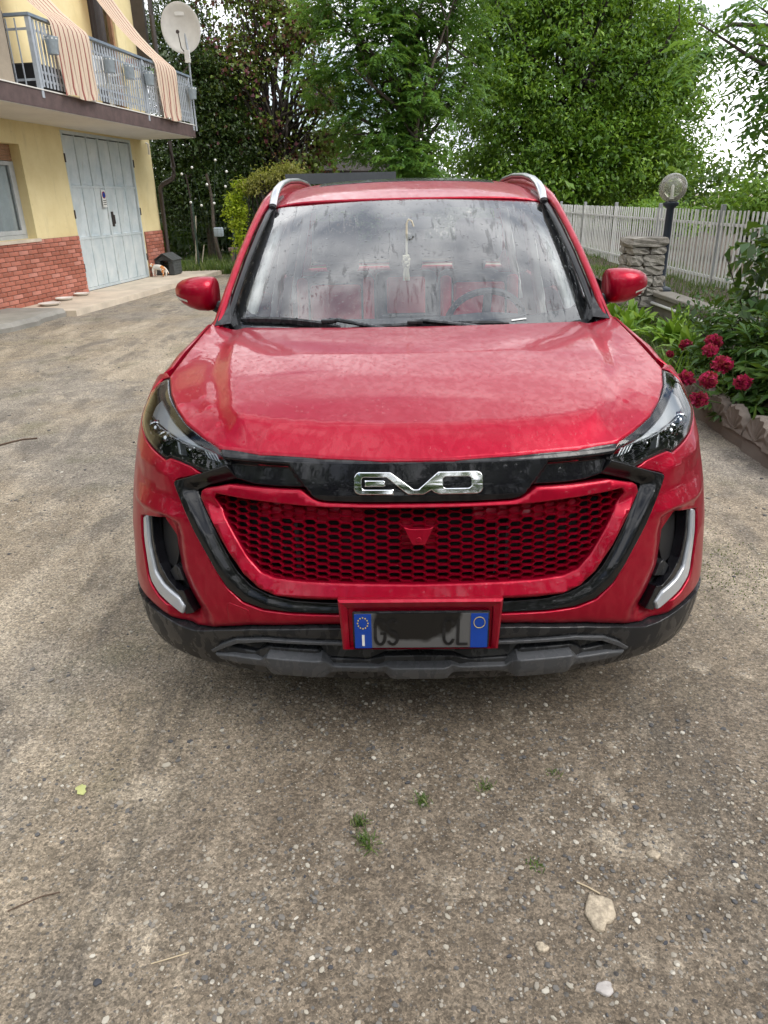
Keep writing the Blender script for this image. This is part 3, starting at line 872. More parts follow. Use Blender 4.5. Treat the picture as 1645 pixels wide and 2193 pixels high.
# ---- bonnet
_hs = np.array([0, .095, .262, .436, .566, .626, .71, .774, .838, .905])
_hz = np.array([.932, .932, .937, .938, .938, .951, .972, .995, 1.013, 1.032])
_fr = fascia(_hs, _hz)
_fr[:, 1] -= np.interp(_hs, [0, .5, .6, .9], [.016, .016, .008, .004])
_fr[:, 2] -= np.interp(_hs, [0, .5, .6, .9], [.004, .004, .001, 0])
_sd_ = np.array([(.791, .72, 1.052), (.79, .85, 1.07), (.793, 1.05, 1.09), (.797, 1.24, 1.105)])
_re = np.array([(x, 1.095 + .145 * (x / .797) ** 2, 1.098) for x in (.65, .5, .35, .2, 0)])
hood_half = np.concatenate([_fr, _sd_])
hb = np.concatenate([hood_half[::-1] * [-1, 1, 1], hood_half[1:]])        # boundary without the rear edge
_hb2 = []
for p, q in zip(hb[:-1], hb[1:]):
    for t in np.linspace(0, 1, 8)[:-1]: _hb2.append(p + (q - p) * t)
_hb2 = np.array(_hb2 + [hb[-1]])
_yy = np.linspace(-.1, 1.5, 321)
_sp = _sm(np.interp(_yy, [-.1, .05, .15, .3, .5, .7, .9, 1.1, 1.4], [.95, .978, .993, 1.022, 1.052, 1.073, 1.088, 1.098, 1.102]), 31)
def hood(x, y):
    x = np.asarray(x, float); y = np.asarray(y, float)
    sh = x.shape; x = x.ravel(); y = y.ravel()
    zt = np.interp(y, _yy, _sp) - .014 * (np.abs(x) / .8) ** 2
    xr = np.interp(y, [.1, .3, .6, .9, 1.2], [.46, .545, .625, .665, .68])
    q = np.clip((xr + .03 - np.abs(x)) / .06, 0, 1); q = q * q * (3 - 2 * q)
    zt += .011 * (q - 1)
    # scoop towards the screen, either side
    d = np.full(len(x), 9.); zb = np.zeros(len(x))
    Pq = np.stack([x, y], 1)
    for p_, q_ in zip(hb[:-1], hb[1:]):
        ab = q_[:2] - p_[:2]; t = np.clip(((Pq - p_[:2]) @ ab) / (ab @ ab), 0, 1)
        dd = np.linalg.norm(Pq - p_[:2] - t[:, None] * ab, axis=1); k = dd < d
        d[k] = dd[k]; zb[k] = (p_[2] + (q_[2] - p_[2]) * t)[k]
    w = np.interp(np.abs(x), [0, .5, .75, .8], [.105, .10, .12, .14]); g = np.clip(1 - d / w, 0, 1) ** 1.55
    z = zt - (zt - zb) * g
    return np.stack([x, y, z], -1).reshape(*sh, 3)
hp = [(p[0], p[1]) for p in hood_half] + [(p[0], p[1]) for p in _re]
hp_full = hp + [(-x, y) for x, y in hp[::-1] if abs(x) > 1e-6][0:]
hp_full = [p for i, p in enumerate(hp_full) if i == 0 or (abs(p[0] - hp_full[i - 1][0]) + abs(p[1] - hp_full[i - 1][1])) > 1e-6]
panel('bonnet', hp_full, M['red_paint'], car, base=hood, off=0, th=.03, r=.005, res=.0145, bres=.014)

# ---- fender, doors, quarter panels
def arch(yc, r0, z0, n=16, a0=None):
    a0 = math.asin((z0 - .335) / r0)
    return [(yc + r0 * math.cos(math.pi - a0 - (math.pi - 2 * a0) * i / n), .335 + r0 * math.sin(math.pi - a0 - (math.pi - 2 * a0) * i / n)) for i in range(n + 1)]
FY, RY = .88, 3.46
for sg in (1, -1):
    sd = lambda y, z, sg=sg: side(y, z, sg)
    fl = sg < 0
    zf = [.44, .60, .75, .90, .95]
    yf = [float(fascia(np.array([1.13]), np.array([z]))[0, 1]) for z in zf]
    top = [(y, float(np.interp(y, HE_Y, HE_Z)) - .003) for y in (.70, .78, .85, 1.05, 1.26)]
    A = arch(FY, .39, .44)
    fend = [(1.31, .30), (FY + .385, .30)] + A[::-1] + [(yf[0], .44)] + list(zip(yf, zf))[1:] + [(yf[-1] + .015, .985)] + top + [(1.30, 1.09)]
    if yf[0] > A[0][0] - .005: fend = [(1.31, .30), (FY + .385, .30)] + [p for p in A[::-1] if p[0] > yf[0]] + list(zip(yf, zf)) + [(yf[-1] + .015, .985)] + top + [(1.30, 1.09)]
    panel('front_fender', fend, M['red_paint'], car, base=sd, flip=fl, th=.03, res=.035, bres=.025)
    panel('front_fender_tip', flipx([(1.058, .954), (1.13, .960), (1.12, .995), (1.05, 1.018), (.96, 1.032), (.914, 1.031), (.963, 1.021), (1.006, .996), (1.027, .964), (1.021, .943)], sg), M['red_paint'], car, th=.03, res=.02)
    zd = 1.095
    for nm, y0, y1 in (('front_door', 1.318, 2.36), ('rear_door', 2.368, 3.20)):
        poly = [(y0, .32), (y1, .32), (y1, zd), (y0, zd)] if nm == 'front_door' else [(y0, .32), (3.04, .32), (3.07, .45), (3.16, .62), (y1, .75), (y1, zd), (y0, zd)]
        dr = panel(nm, poly, M['red_paint'], car, base=sd, flip=fl, th=.03, res=.05, bres=.04)
        hy_ = y1 - .16
        p = side(np.array([hy_]), np.array([.93]), sg)[0]
        MB().tube([(p[0] - sg * .005, hy_ - .10, .93), (p[0] + sg * .03, hy_ - .07, .935), (p[0] + sg * .03, hy_ + .05, .935), (p[0] - sg * .005, hy_ + .08, .93)], .012, 8).build('door_handle', M['red_paint'], dr, True)
    A = arch(RY, .39, .42)
    q = [(3.208, .77)] + [p_ for p_ in A if p_[1] > .6 or p_[0] > RY] + [(4.22, .45), (4.24, zd), (3.208, zd)]
    panel('rear_quarter', q, M['red_paint'], car, base=sd, flip=fl, th=.03, res=.05, bres=.04)
    # black cladding: sills and arch rings
    panel('sill_cladding', [(1.30, .20), (3.02, .20), (3.035, .315), (1.315, .315)], M['black_plastic'], car, base=sd, flip=fl, off=.012, th=.05, res=.06, bres=.05)
    for yc in (FY, RY):
        ao = arch(yc, .43, .34, 20); ai = arch(yc, .365, .30, 20)
        if yc == FY:
            ao = [p_ for p_ in ao if p_[0] > .60] ; ai = [p_ for p_ in ai if p_[0] > .55]
        panel('arch_cladding', ao + ai[::-1], M['black_plastic'], car, base=sd, flip=fl, off=.010, th=.05, res=.04, bres=.03)
    # side windows
    gbase = lambda y, z, sg=sg: np.stack([sg * (.775 - (z - 1.1) * .235), y + 0 * z, z + 0 * y], -1)
    gp = [(1.52, 1.105), (3.86, 1.115), (3.70, 1.40), (3.45, 1.535), (2.6, 1.555), (2.25, 1.535), (1.95, 1.42), (1.70, 1.27)]
    panel('side_window', gp, M['side_glass'], car, base=gbase, flip=fl, th=0, r=0, res=.3, bres=.2)
    panel('window_frame', sub_gap(gp, -.03), M['black_gloss'], car, base=gbase, flip=fl, off=-.006, holes=[sub_gap(gp, .02)], th=.02, r=0, res=.2, bres=.1)
    for yb in (2.36, 3.2):
        panel('door_pillar', [(yb - .045, 1.1), (yb + .045, 1.1), (yb + .03, 1.545), (yb - .06, 1.545)], M['black_gloss'], car, base=gbase, flip=fl, off=.003, th=.04, r=.002, res=.1, bres=.1)
        panel('pillar_trim', [(yb - .06, .95), (yb + .06, .95), (yb + .04, 1.54), (yb - .07, 1.54)], M['interior_light'], car, base=gbase, flip=fl, off=-.05, th=.03, r=.004, res=.1, bres=.1)
    # windscreen pillar running into the roof rail
    path = [(.790, 1.15, 1.045), (.774, 1.26, 1.115), (.754, 1.40, 1.215), (.732, 1.58, 1.325), (.709, 1.75, 1.42), (.690, 1.89, 1.49), (.676, 2.03, 1.538), (.666, 2.25, 1.57), (.660, 2.6, 1.594), (.660, 3.0, 1.604), (.662, 3.4, 1.590), (.66, 3.75, 1.54), (.72, 4.0, 1.36), (.79, 4.15, 1.10)]
    MB().tube([(sg * x, y, z) for x, y, z in path], [.022, .020, .018, .018, .018, .020, .026, .038, .045, .045, .05, .06, .07, .08], 14, flat=.8, upv=(sg * .6, -.55, .6)).build('roof_pillar', M['red_paint'], car, True, 60)
    MB().tube([(sg * (x - .028), y + .012, z - .012) for x, y, z in path[:8]], [.022, .022, .021, .021, .021, .021, .021, .02], 8, flat=.7, upv=(sg * .6, -.55, .6)).build('screen_seal', M['black_trim'], car, True, 60)
    # inner pillar trim, pale
    ip = [(.705, 1.42, 1.075), (.685, 1.56, 1.185), (.664, 1.76, 1.31), (.640, 1.95, 1.415), (.615, 2.10, 1.475)]
    MB().tube([(sg * x, y, z) for x, y, z in ip], [.050, .055, .057, .057, .050], 10, flat=.7, upv=(sg * .6, -.55, .6)).build('pillar_lining', M['interior_light'], car, True, 60)
    # roof rail
    rp_ = [(.640, 1.985, 1.525), (.642, 2.03, 1.546), (.644, 2.10, 1.573), (.645, 2.20, 1.600), (.645, 2.36, 1.626), (.644, 2.6, 1.645), (.642, 3.0, 1.655), (.640, 3.4, 1.645), (.636, 3.6, 1.62), (.63, 3.7, 1.585)]
    rl = MB().tube([(sg * x, y, z) for x, y, z in rp_], [.020, .021, .021, .020, .019, .018, .018, .018, .017, .014], 12, flat=.7).build('roof_rail', M['silver_trim'], car, True, 60)
    MB().tube([(sg * .640, 1.972, 1.518), (sg * .641, 1.992, 1.528)], [.014, .018], 10, flat=.7).build('rail_foot', M['rubber'], rl, True, 60)
    # black corner piece at the base of the pillar
    tri = MB()
    t3 = [(.722, 1.235, 1.098), (.780, 1.20, 1.095), (.760, 1.33, 1.175), (.750, 1.40, 1.205), (.736, 1.36, 1.17)]
    tri.add([(sg * x, y - .006, z + .004) for x, y, z in t3] + [(sg * (x - .01), y + .03, z - .03) for x, y, z in t3], [(0, 1, 2, 3, 4), (0, 5, 6, 1), (1, 6, 7, 2), (2, 7, 8, 3), (3, 8, 9, 4), (4, 9, 5, 0)])
    tri.build('cowl_corner', M['black_gloss'], car)

    # door mirror
    mr = empty('door_mirror', (0, 0, 0)); mr.parent = car
    secs = [(.795, .030, .052, 1.212, 1.515), (.800, .050, .074, 1.211, 1.50), (.812, .064, .084, 1.210, 1.49), (.842, .072, .089, 1.209, 1.485), (.885, .073, .087, 1.210, 1.487), (.925, .069, .077, 1.214, 1.493), (.958, .060, .063, 1.218, 1.502), (.984, .046, .045, 1.219, 1.512), (.999, .028, .026, 1.219, 1.522), (1.004, .010, .008, 1.218, 1.53)]
    mbm = MB(); V = []; F = []; nn_ = 22
    for (x, ry, rz_, zc, yc) in secs:
        for k in range(nn_):
            a = 2 * math.pi * k / nn_
            cy, cz = math.cos(a), math.sin(a)
            cy = math.copysign(abs(cy) ** .8, cy); cz = math.copysign(abs(cz) ** .72, cz)
            yy = yc - cy * ry
            if cy < 0: yy = yc - cy * ry * .55
            V.append((sg * (.825 + (x - .795) * .90), yy, 1.186 + (zc - 1.205) * .8 + cz * rz_ * .80))
    for i in range(len(secs) - 1):
        for k in range(nn_):
            f = (i * nn_ + k, i * nn_ + (k + 1) % nn_, (i + 1) * nn_ + (k + 1) % nn_, (i + 1) * nn_ + k)
            F.append(f if sg > 0 else f[::-1])
    F.append(tuple(range(nn_)) if sg < 0 else tuple(range(nn_))[::-1]); F.append(tuple((len(secs) - 1) * nn_ + k for k in range(nn_)))
    mbm.add(V, F).build('mirror_shell', M['red_paint'], mr, True, 60)
    MB().tube([(sg * .755, 1.46, 1.108), (sg * .785, 1.475, 1.116), (sg * .82, 1.49, 1.128), (sg * .865, 1.495, 1.150)], [.038, .036, .034, .03], 10, flat=.8).build('mirror_arm', M['black_plastic'], mr, True)
    ind = []
    for (x, ry, rz_, zc, yc) in secs[5:9]:
        for dz in (-.36, -.74): ind.append((sg * (.826 + (x - .795) * .90), yc - ry * math.sqrt(max(0, 1 - dz * dz)) * 1.03 - .004, 1.186 + (zc - 1.205) * .8 + dz * rz_ * .80))
    MB().add(ind, [(0, 1, 3, 2), (2, 3, 5, 4), (4, 5, 7, 6)] if sg > 0 else [(2, 3, 1, 0), (4, 5, 3, 2), (6, 7, 5, 4)]).build('indicator', M['plate_white'], mr)
    MB().lathe([(.001, 0), (.045, 0), (.050, -.004), (.050, -.012)], 20, (0, 0, 0), 'y', tf=Matrix.Translation((sg * .90, 1.535, 1.192)) @ Matrix.Diagonal((1.25, 1, .95, 1))).build('mirror_glass', M['chrome'], mr, True)

# ---- windscreen
def screen(u, v):
    u = np.asarray(u, float); v = np.asarray(v, float)
    x = (.776 + (.660 - .776) * v) * u
    y = (1.085 + .215 * u ** 2) * (1 - v) + (1.915 + .105 * u ** 2) * v
    z = (1.035 + .035 * u ** 2) * (1 - v) + (1.540 - .028 * u ** 2) * v
    b = .020 * 4 * v * (1 - v)
    return np.stack([x, y - b * .5, z + b * .85], -1)
WSP = [(-1, 0), (1, 0), (1, .96), (.97, .99), (.9, 1), (-.9, 1), (-.97, .99), (-1, .96)]
panel('windscreen', WSP, M['windshield_glass'], car, base=screen, th=0, r=0, res=.05, bres=.05)
inner = [(-.915, .20), (-.90, .15), (-.86, .125), (-.6, .115), (.6, .115), (.86, .125), (.90, .15), (.915, .20), (.905, .78), (.88, .86), (.84, .90), (.76, .925), (.32, .935), (.24, .925), (.20, .895), (.16, .885), (-.16, .885), (-.20, .895), (-.24, .925), (-.32, .935), (-.76, .925), (-.84, .90), (-.88, .86), (-.905, .78)]
panel('screen_border', WSP, M['frit'], car, base=screen, off=-.005, holes=[inner], th=0, r=0, res=.06, bres=.05)
panel('inspection_sticker', [(.52, .085), (.60, .087), (.60, .095), (.52, .093)], M['plate_white'], car, base=screen, off=.003, th=0, r=0)

# wipers lie on the lower glass
def sp(u, v, o=.02):
    P = screen(np.array([u]), np.array([v]))[0]
    return (P[0], P[1] - o * .5, P[2] + o * .85)
for u0, u1, c in ((-.90, -.36, -.42), (-.30, .50, .02)):
    w_ = empty('wiper', (0, 0, 0)); w_.parent = car
    us = np.linspace(u0, u1, 9)
    vv_ = [.060 + .022 * math.sin(math.pi * (i / 8)) + .008 * (i / 8 if c < -.1 else 0) for i in range(9)]
    MB().tube([sp(u, v, .012) for u, v in zip(us, vv_)], [.006] + [.009] * 7 + [.005], 6, flat=1.5).build('wiper_blade', M['black_plastic'], w_, True)
    MB().tube([sp(c, .098, .022), sp(c + .05, .092, .028), sp(c + .25, .055, .03), sp(c + .45, .02, .02)], [.010, .012, .011, .014], 8, flat=.7).build('wiper_arm', M['black_plastic'], w_, True)
    MB().box(-.03, .03, -.012, .012, -.008, .008, bev=.004, tf=Matrix.Translation(sp(c, .088, .024))).build('wiper_joint', M['black_plastic'], w_)
panel('cowl_tray', [(-1, -.06), (1, -.06), (1, .035), (-1, .035)], M['black_plastic'], car, base=screen, off=.004, th=.02, r=.002, res=.05, bres=.05)

# ---- roof
_ry = np.linspace(1.7, 4.3, 261)
_rz = _sm(np.interp(_ry, [1.7, 1.91, 2.1, 2.4, 2.8, 3.2, 3.6, 3.9, 4.3], [1.50, 1.547, 1.585, 1.625, 1.648, 1.652, 1.636, 1.60, 1.53]), 31)
def roof(x, y):
    x = np.asarray(x, float); y = np.asarray(y, float)
    return np.stack([x, y, np.interp(y, _ry, _rz) - .026 * (x / .6) ** 2 - .018 * (np.abs(x) / .63) ** 7], -1)
rfp = [(x, 1.918 + .105 * (x / .64) ** 2) for x in np.linspace(-.63, .63, 21)] + [(.65, 2.3), (.652, 3.3), (.64, 3.92), (-.64, 3.92), (-.652, 3.3), (-.65, 2.3)]
panel('roof', rfp, M['red_paint'], car, base=roof, th=.03, r=.006, res=.05, bres=.03)
panel('headlining', [(x * .98, y + .03) for x, y in rfp], M['interior_light'], car, base=roof, off=-.045, th=0, r=0, res=.1, bres=.06, flip=False)
panel('sun_roof', [(-.46, 2.45), (.46, 2.45), (.47, 2.6), (.47, 3.4), (-.47, 3.4), (-.47, 2.6)], M['black_gloss'], car, base=roof, off=.003, th=.006, r=.003, res=.08, bres=.05)

# ---- rear end
def tail(x, z):
    x = np.asarray(x, float); z = np.asarray(z, float)
    y = np.interp(z, [.2, .35, .6, .9, 1.05, 1.1, 1.3, 1.55], [4.22, 4.30, 4.33, 4.31, 4.27, 4.22, 4.06, 3.86]) - .20 * (np.abs(x) / .9) ** 4
    return np.stack([x, y, z], -1)
panel('tailgate', [(-.84, .62), (.84, .62), (.84, 1.06), (-.84, 1.06)], M['red_paint'], car, base=tail, flip=True, th=.03, res=.08, bres=.06)
panel('rear_bumper', [(-.88, .24), (.88, .24), (.89, .61), (-.89, .61)], M['black_plastic'], car, base=tail, flip=True, off=.02, th=.05, res=.08, bres=.06)
panel('rear_window', [(-.74, 1.07), (.74, 1.07), (.60, 1.56), (-.60, 1.56)], M['side_glass'], car, base=tail, flip=True, th=0, r=0, res=.1, bres=.08)
for sg in (1, -1):
    panel('tail_lamp', flipx([(.5, .86), (.83, .84), (.84, 1.0), (.56, .96)], sg), M['tail_red'], car, base=tail, flip=True, off=.008, th=.03, res=.05)

# ---- wheels
def wheel_mesh():
    t = MB().lathe([(.235, -.10), (.30, -.112), (.328, -.10), (.335, -.07), (.336, 0), (.335, .07), (.328, .10), (.30, .112), (.235, .10)], 36, axis='x', caps=False).mesh('tyre', M['rubber'], True, 35)
    r_ = MB().lathe([(.235, -.10), (.225, -.09), (.215, -.02), (.215, .06), (.228, .09), (.235, .10)], 36, axis='x', caps=False)
    for k in range(5):
        a = 2 * math.pi * k / 5
        r_.box(.05, .075, -.030, -.008, .03, .225, tf=Matrix.Rotation(a, 4, 'X')).box(.05, .075, .008, .030, .03, .225, tf=Matrix.Rotation(a, 4, 'X'))
    r_.lathe([(.0001, .07), (.05, .075), (.06, .06), (.06, .03)], 20, axis='x')
    rm = r_.mesh('rim', M['silver_trim'], True, 35)
    dsk = MB().lathe([(.14, .0), (.14, .02), (.0001, .02)], 24, axis='x').mesh('brake_disc', M['radiator'], True, 35)
    return t, rm, dsk
WM = wheel_mesh()
for x, y, rz_ in ((.79, FY, 0), (-.79, FY, math.pi), (.79, RY, 0), (-.79, RY, math.pi)):
    w_ = empty('wheel', (x, y, .335), rz_); w_.parent = car
    for me in WM: ob(me.name.split('.')[0], me, w_)

# ---- floor pan and cabin
MB().box(-.66, .66, .35, 4.1, .22, .40, bev=.03).build('floor_pan', M['dark_void'], car)
MB().box(-.60, .60, .25, 1.10, .40, .90, bev=.05).build('engine_bay', M['dark_void'], car)
for yc in (FY, RY):
    for sg in (1, -1):
        MB().lathe([(.0001, -sg * .20), (.37, -sg * .20), (.37, sg * .12)], 24, (sg * .75, yc, .345), 'x', caps=False).build('wheel_well', M['dark_void'], car, True)
MB().box(-.78, .78, 3.35, 4.05, .40, .95, bev=.03).build('luggage_floor', M['interior_dark'], car)
mb = MB()
rows = []
for y, z in ((1.16, .99), (1.30, 1.045), (1.45, 1.055), (1.62, 1.05), (1.72, 1.02), (1.76, .95), (1.72, .80), (1.70, .55)):
    rows.append([(x, y + .10 * (x / .74) ** 2 - .0, z - .03 * (abs(x) / .74) ** 3 + (.02 * math.exp(-((x - .37) / .2) ** 2) if 1.5 < y < 1.75 else 0)) for x in np.linspace(-.75, .75, 25)])
mb.grid(rows).build('dashboard', M['interior_dark'], car, True, 50)
MB().box(-.13, .13, 1.66, 1.69, .97, 1.065, bev=.01).build('dash_screen', M['black_gloss'], car)
sw = empty('steering_wheel', (.37, 1.86, .98)); sw.parent = car; sw.rotation_euler = (R(-62), 0, 0)
MB().tube([(.185 * math.cos(a), .185 * math.sin(a), 0) for a in np.linspace(0, 2 * math.pi, 41)], .016, 8, caps=False).build('rim', M['seat_black'], sw, True)
MB().tube([(.185 * math.cos(a), .185 * math.sin(a), -.001) for a in np.linspace(R(50), R(130), 14)], .0185, 8).build('grip', M['seat_red'], sw, True)
MB().box(-.07, .07, -.06, .06, -.02, .015, bev=.015).box(-.17, -.06, -.015, .02, -.008, .008).box(.06, .17, -.015, .02, -.008, .008).box(-.02, .02, -.17, -.05, -.008, .008).build('hub', M['seat_black'], sw)
def seat_back(x, y, w, z0, z1, name, red):
    s_ = empty(name, (x, y, 0)); s_.parent = car
    tf = Matrix.Translation((0, 0, z0)) @ Matrix.Rotation(R(-14), 4, 'X')
    MB().box(-w, w, -.06, .06, 0, z1 - z0, bev=.05, tf=tf).build('backrest', M['seat_black'], s_, True, 60)
    MB().box(-w * .62, w * .62, -.078, -.02, .06, (z1 - z0) * .90, bev=.02, tf=tf).build('backrest_panel', red, s_, True, 60)
    MB().box(-w, w, -.50, .02, -.16, .02, bev=.05, tf=Matrix.Translation((0, 0, z0))).build('cushion', M['seat_black'], s_, True, 60)
    MB().box(-w * .62, w * .62, -.51, -.05, -.02, .035, bev=.02, tf=Matrix.Translation((0, 0, z0))).build('cushion_panel', red, s_, True, 60)
    return s_, tf
for x in (-.40, .40):
    s_, tf = seat_back(x, 2.40, .23, .60, 1.17, 'front_seat', M['seat_red'])
    MB().box(-.13, .13, -.05, .05, .64, .86, bev=.04, tf=tf).build('headrest', M['seat_black'], s_, True, 60)
    for sx in (-1, 1):
        MB().box(sx * .185 - .03, sx * .185 + .03, -.085, -.03, .10, .55, bev=.02, tf=tf).build('bolster', M['seat_red'], s_, True, 60)
for x in (-.42, 0, .42):
    s_, tf = seat_back(x, 3.20, .205, .62, 1.12, 'rear_seat', M['seat_red'])
    MB().box(-.11, .11, -.04, .04, .50, .66, bev=.03, tf=tf).build('headrest', M['seat_black'], s_, True, 60)
MB().box(-.10, .10, 1.72, 2.5, .45, .74, bev=.04).build('centre_console', M['interior_dark'], car, True, 60)
MB().box(-.11, .11, 1.80, 1.83, 1.415, 1.468, bev=.012).tube([(0, 1.82, 1.46), (0, 1.86, 1.50)], .012, 8).build('rear_view_mirror', M['interior_dark'], car, True, 60)
MB().box(-.10, .10, 1.86, 1.93, 1.485, 1.505, bev=.009).build('sensor_housing', M['interior_dark'], car, True, 60)
charm = empty('hanging_charm', tuple(Matrix.Translation((.09, 1.70, 0)) @ Matrix.Rotation(R(-1.6), 4, 'Z') @ Vector((-.012, 1.66, 1.255))), 0, 'cream knotted cord charm hanging behind the windscreen', 'charm')
MB().tube([(.0, 0, .055), (.001, 0, .12), (.003, 0, .19), (.012, .0, .208), (.026, 0, .20), (.034, 0, .178)], .0036, 6).tube([(.004, 0, .05), (.005, 0, .19)], .003, 6).build('cord', M['cord_cream'], charm, True)
kn = MB()
for k in range(16):
    a = k * 2.4; rr = .016 - .0006 * abs(k - 8)
    kn.tube([(rr * math.cos(a), rr * math.sin(a), .008 + k * .003), (rr * math.cos(a + 1.2), rr * math.sin(a + 1.2), .014 + k * .003), (rr * .3, 0, .02 + k * .0025)], .006, 6)
kn.build('knot', M['cord_cream'], charm, True)
ts = MB()
for k in range(12):
    a = k * .52
    ts.tube([(.008 * math.cos(a), .008 * math.sin(a), .012), (.012 * math.cos(a), .012 * math.sin(a), -.018), (.013 * math.cos(a), .013 * math.sin(a), -.045)], .0022, 5)
ts.build('tassel', M['cord_cream'], charm, True)
# ---------------------------------------------------------------- ground
def vnoise(x, y, seed, f):
    r_ = np.random.default_rng(seed); T = r_.random((64, 64))
    X = x * f; Y = y * f
    xi = np.floor(X).astype(int); yi = np.floor(Y).astype(int); fx = X - xi; fy = Y - yi
    fx = fx * fx * (3 - 2 * fx); fy = fy * fy * (3 - 2 * fy)
    g = lambda a, b: T[a % 64, b % 64]
    return (g(xi, yi) * (1 - fx) + g(xi + 1, yi) * fx) * (1 - fy) + (g(xi, yi + 1) * (1 - fx) + g(xi + 1, yi + 1) * fx) * fy - .5
def gz(x, y):
    near = np.exp(-np.maximum(0, np.hypot(x - .1, y - 3.5) - 1.0) / 30)
    return (.020 * vnoise(x, y, 1, .45) + .010 * vnoise(x, y, 2, 1.7) + .006 * vnoise(x, y, 3, 5.0) + .004 * vnoise(x, y, 4, 13.0) - .004) * near

def ground_mat():
    t = NT('gravel_ground'); v = t.coord()
    big = t.noise(v, .55, 4, .6, .3)
    track = t.noise(t.coord(scale=(1.0, .22, 1.0), rot=(0, 0, R(28))), 1.5, 3, .62, .5)
    mid = t.noise(v, 5.5, 4, .68)
    fine = t.noise(v, 60, 2, .75)
    dirt = t.ramp(mid, [(.25, (.23, .188, .135)), (.5, (.34, .28, .205)), (.75, (.45, .375, .28))])
    sand = t.ramp(mid, [(.3, (.40, .335, .25)), (.7, (.57, .485, .37))])
    grav = t.ramp(mid, [(.3, (.22, .195, .165)), (.7, (.40, .355, .295))])
    c = t.mix(t.rng(track, .47, .60), dirt, sand)
    c = t.mix(t.math('MULTIPLY', t.rng(big, .47, .58), .85), c, grav)
    c = t.mix(t.math('MULTIPLY', t.rng(t.noise(t.coord(scale=(1.0, .35, 1.0), rot=(0, 0, R(35))), 3.2, 3, .7, .4), .52, .64), .55), c, (.135, .12, .105))
    c = t.mix(t.math('MULTIPLY', t.rng(t.noise(v, 1.6, 3, .65), .56, .70), .35), c, (.13, .135, .06))
    sx_ = t.new('SeparateXYZ'); t.l.new(v, sx_.inputs[0])
    wob = t.math('MULTIPLY', t.math('SUBTRACT', t.noise(v, .9, 3, .6), .5), 1.5)
    ex_ = t.math('ABSOLUTE', t.math('ADD', t.math('SUBTRACT', sx_.outputs[0], .25), wob))
    earth = t.rng(ex_, .55, 1.45, 1.0, 0.0)
    earthc = t.ramp(t.noise(v, 9, 4, .7), [(.3, (.115, .088, .062)), (.5, (.18, .142, .103)), (.72, (.27, .22, .165))])
    c = t.mix(t.math('MULTIPLY', earth, .93), c, earthc)
    for xo in (-.72, .86):
        tk = t.rng(t.math('ABSOLUTE', t.math('ADD', t.math('SUBTRACT', sx_.outputs[0], xo), t.math('MULTIPLY', wob, .12))), .05, .16, .55, 0.0)
        c = t.mix(t.math('MULTIPLY', tk, t.rng(t.noise(t.coord(scale=(6, .6, 1)), 4, 5, .7), .42, .6)), c, (.115, .10, .082))
    pale = t.rng(t.noise(v, 2.3, 4, .75), .57, .68)
    c = t.mix(t.math('MULTIPLY', pale, .6), c, (.55, .47, .36))
    hs = []
    for sc_, lo, hi in ((330, .68, 1.28), (150, .60, 1.38)):
        dv_, col = t.voro2(v, sc_); sp_ = t.new('SeparateColor'); t.l.new(col, sp_.inputs[0])
        c = t.mix(1.0, c, t.ramp(sp_.outputs[0], [(0, lo), (.55, 1.0), (1, hi)]), 'MULTIPLY')
        if sc_ < 300: hs.append(t.math('MULTIPLY', t.math('SUBTRACT', .6, dv_), 12.0 / sc_))
    for sc_, thr, amt in ((105, .26, .70), (48, .17, .85)):
        d, col = t.voro2(v, sc_)
        sp_ = t.new('SeparateColor'); t.l.new(col, sp_.inputs[0])
        stone = t.ramp(sp_.outputs[0], [(.0, (.045, .047, .055)), (.30, (.10, .098, .098)), (.55, (.24, .22, .19)), (.8, (.36, .33, .28)), (1.0, (.62, .58, .50))])
        rad = t.rng(sp_.outputs[1], .45, 1.0, 0.0, thr * 1.9)
        mk = t.rng(t.math('SUBTRACT', rad, d), 0.0, .05)
        c = t.mix(t.math('MULTIPLY', mk, amt), c, stone)
        hs.append(t.math('MULTIPLY', t.math('MAXIMUM', t.math('SUBTRACT', rad, d), 0.0), 24.0 / sc_))
    c = t.mix(t.rng(fine, .35, .68), t.mix(.40, c, (.02, .018, .015)), c)
    h_ = hs[0]
    for q_ in hs[1:]: h_ = t.math('ADD', h_, q_)
    h_ = t.math('ADD', h_, t.math('MULTIPLY', fine, .18))
    h_ = t.math('ADD', h_, t.math('MULTIPLY', mid, .35))
    b = t.pbsdf(Base_Color=c, Roughness=t.rng(mid, .3, .7, .75, .95), Specular_IOR_Level=.3, Normal=t.bump(h_, .9, .022))
    return t.done(b)
M['ground'] = ground_mat()
def axis_pts(a, b, lo, hi, step, grow=1.35):
    mid = list(np.arange(a, b, step)); s_ = step; x = a; L = []
    while x > lo: s_ *= grow; x -= s_; L.append(max(x, lo))
    s_ = step; x = mid[-1]; H_ = []
    while x < hi: s_ *= grow; x += s_; H_.append(min(x, hi))
    return np.array(L[::-1] + mid + H_)
gxs = axis_pts(-3.0, 3.2, -400, 400, .03); gys = axis_pts(.2, 6.5, -400, 600, .03)
GX, GY = np.meshgrid(gxs, gys)
GV = np.stack([GX.ravel(), GY.ravel(), gz(GX, GY).ravel()], 1)
nx_, ny_ = len(gxs), len(gys)
ii, jj = np.meshgrid(np.arange(nx_ - 1), np.arange(ny_ - 1)); k0 = (jj * nx_ + ii).ravel()
tag(ob('ground', np_mesh('ground', GV, np.stack([k0, k0 + 1, k0 + nx_ + 1, k0 + nx_], 1), M['ground'], True)), kind='structure')

def gat(x, y): return float(gz(np.array([x]), np.array([y]))[0])

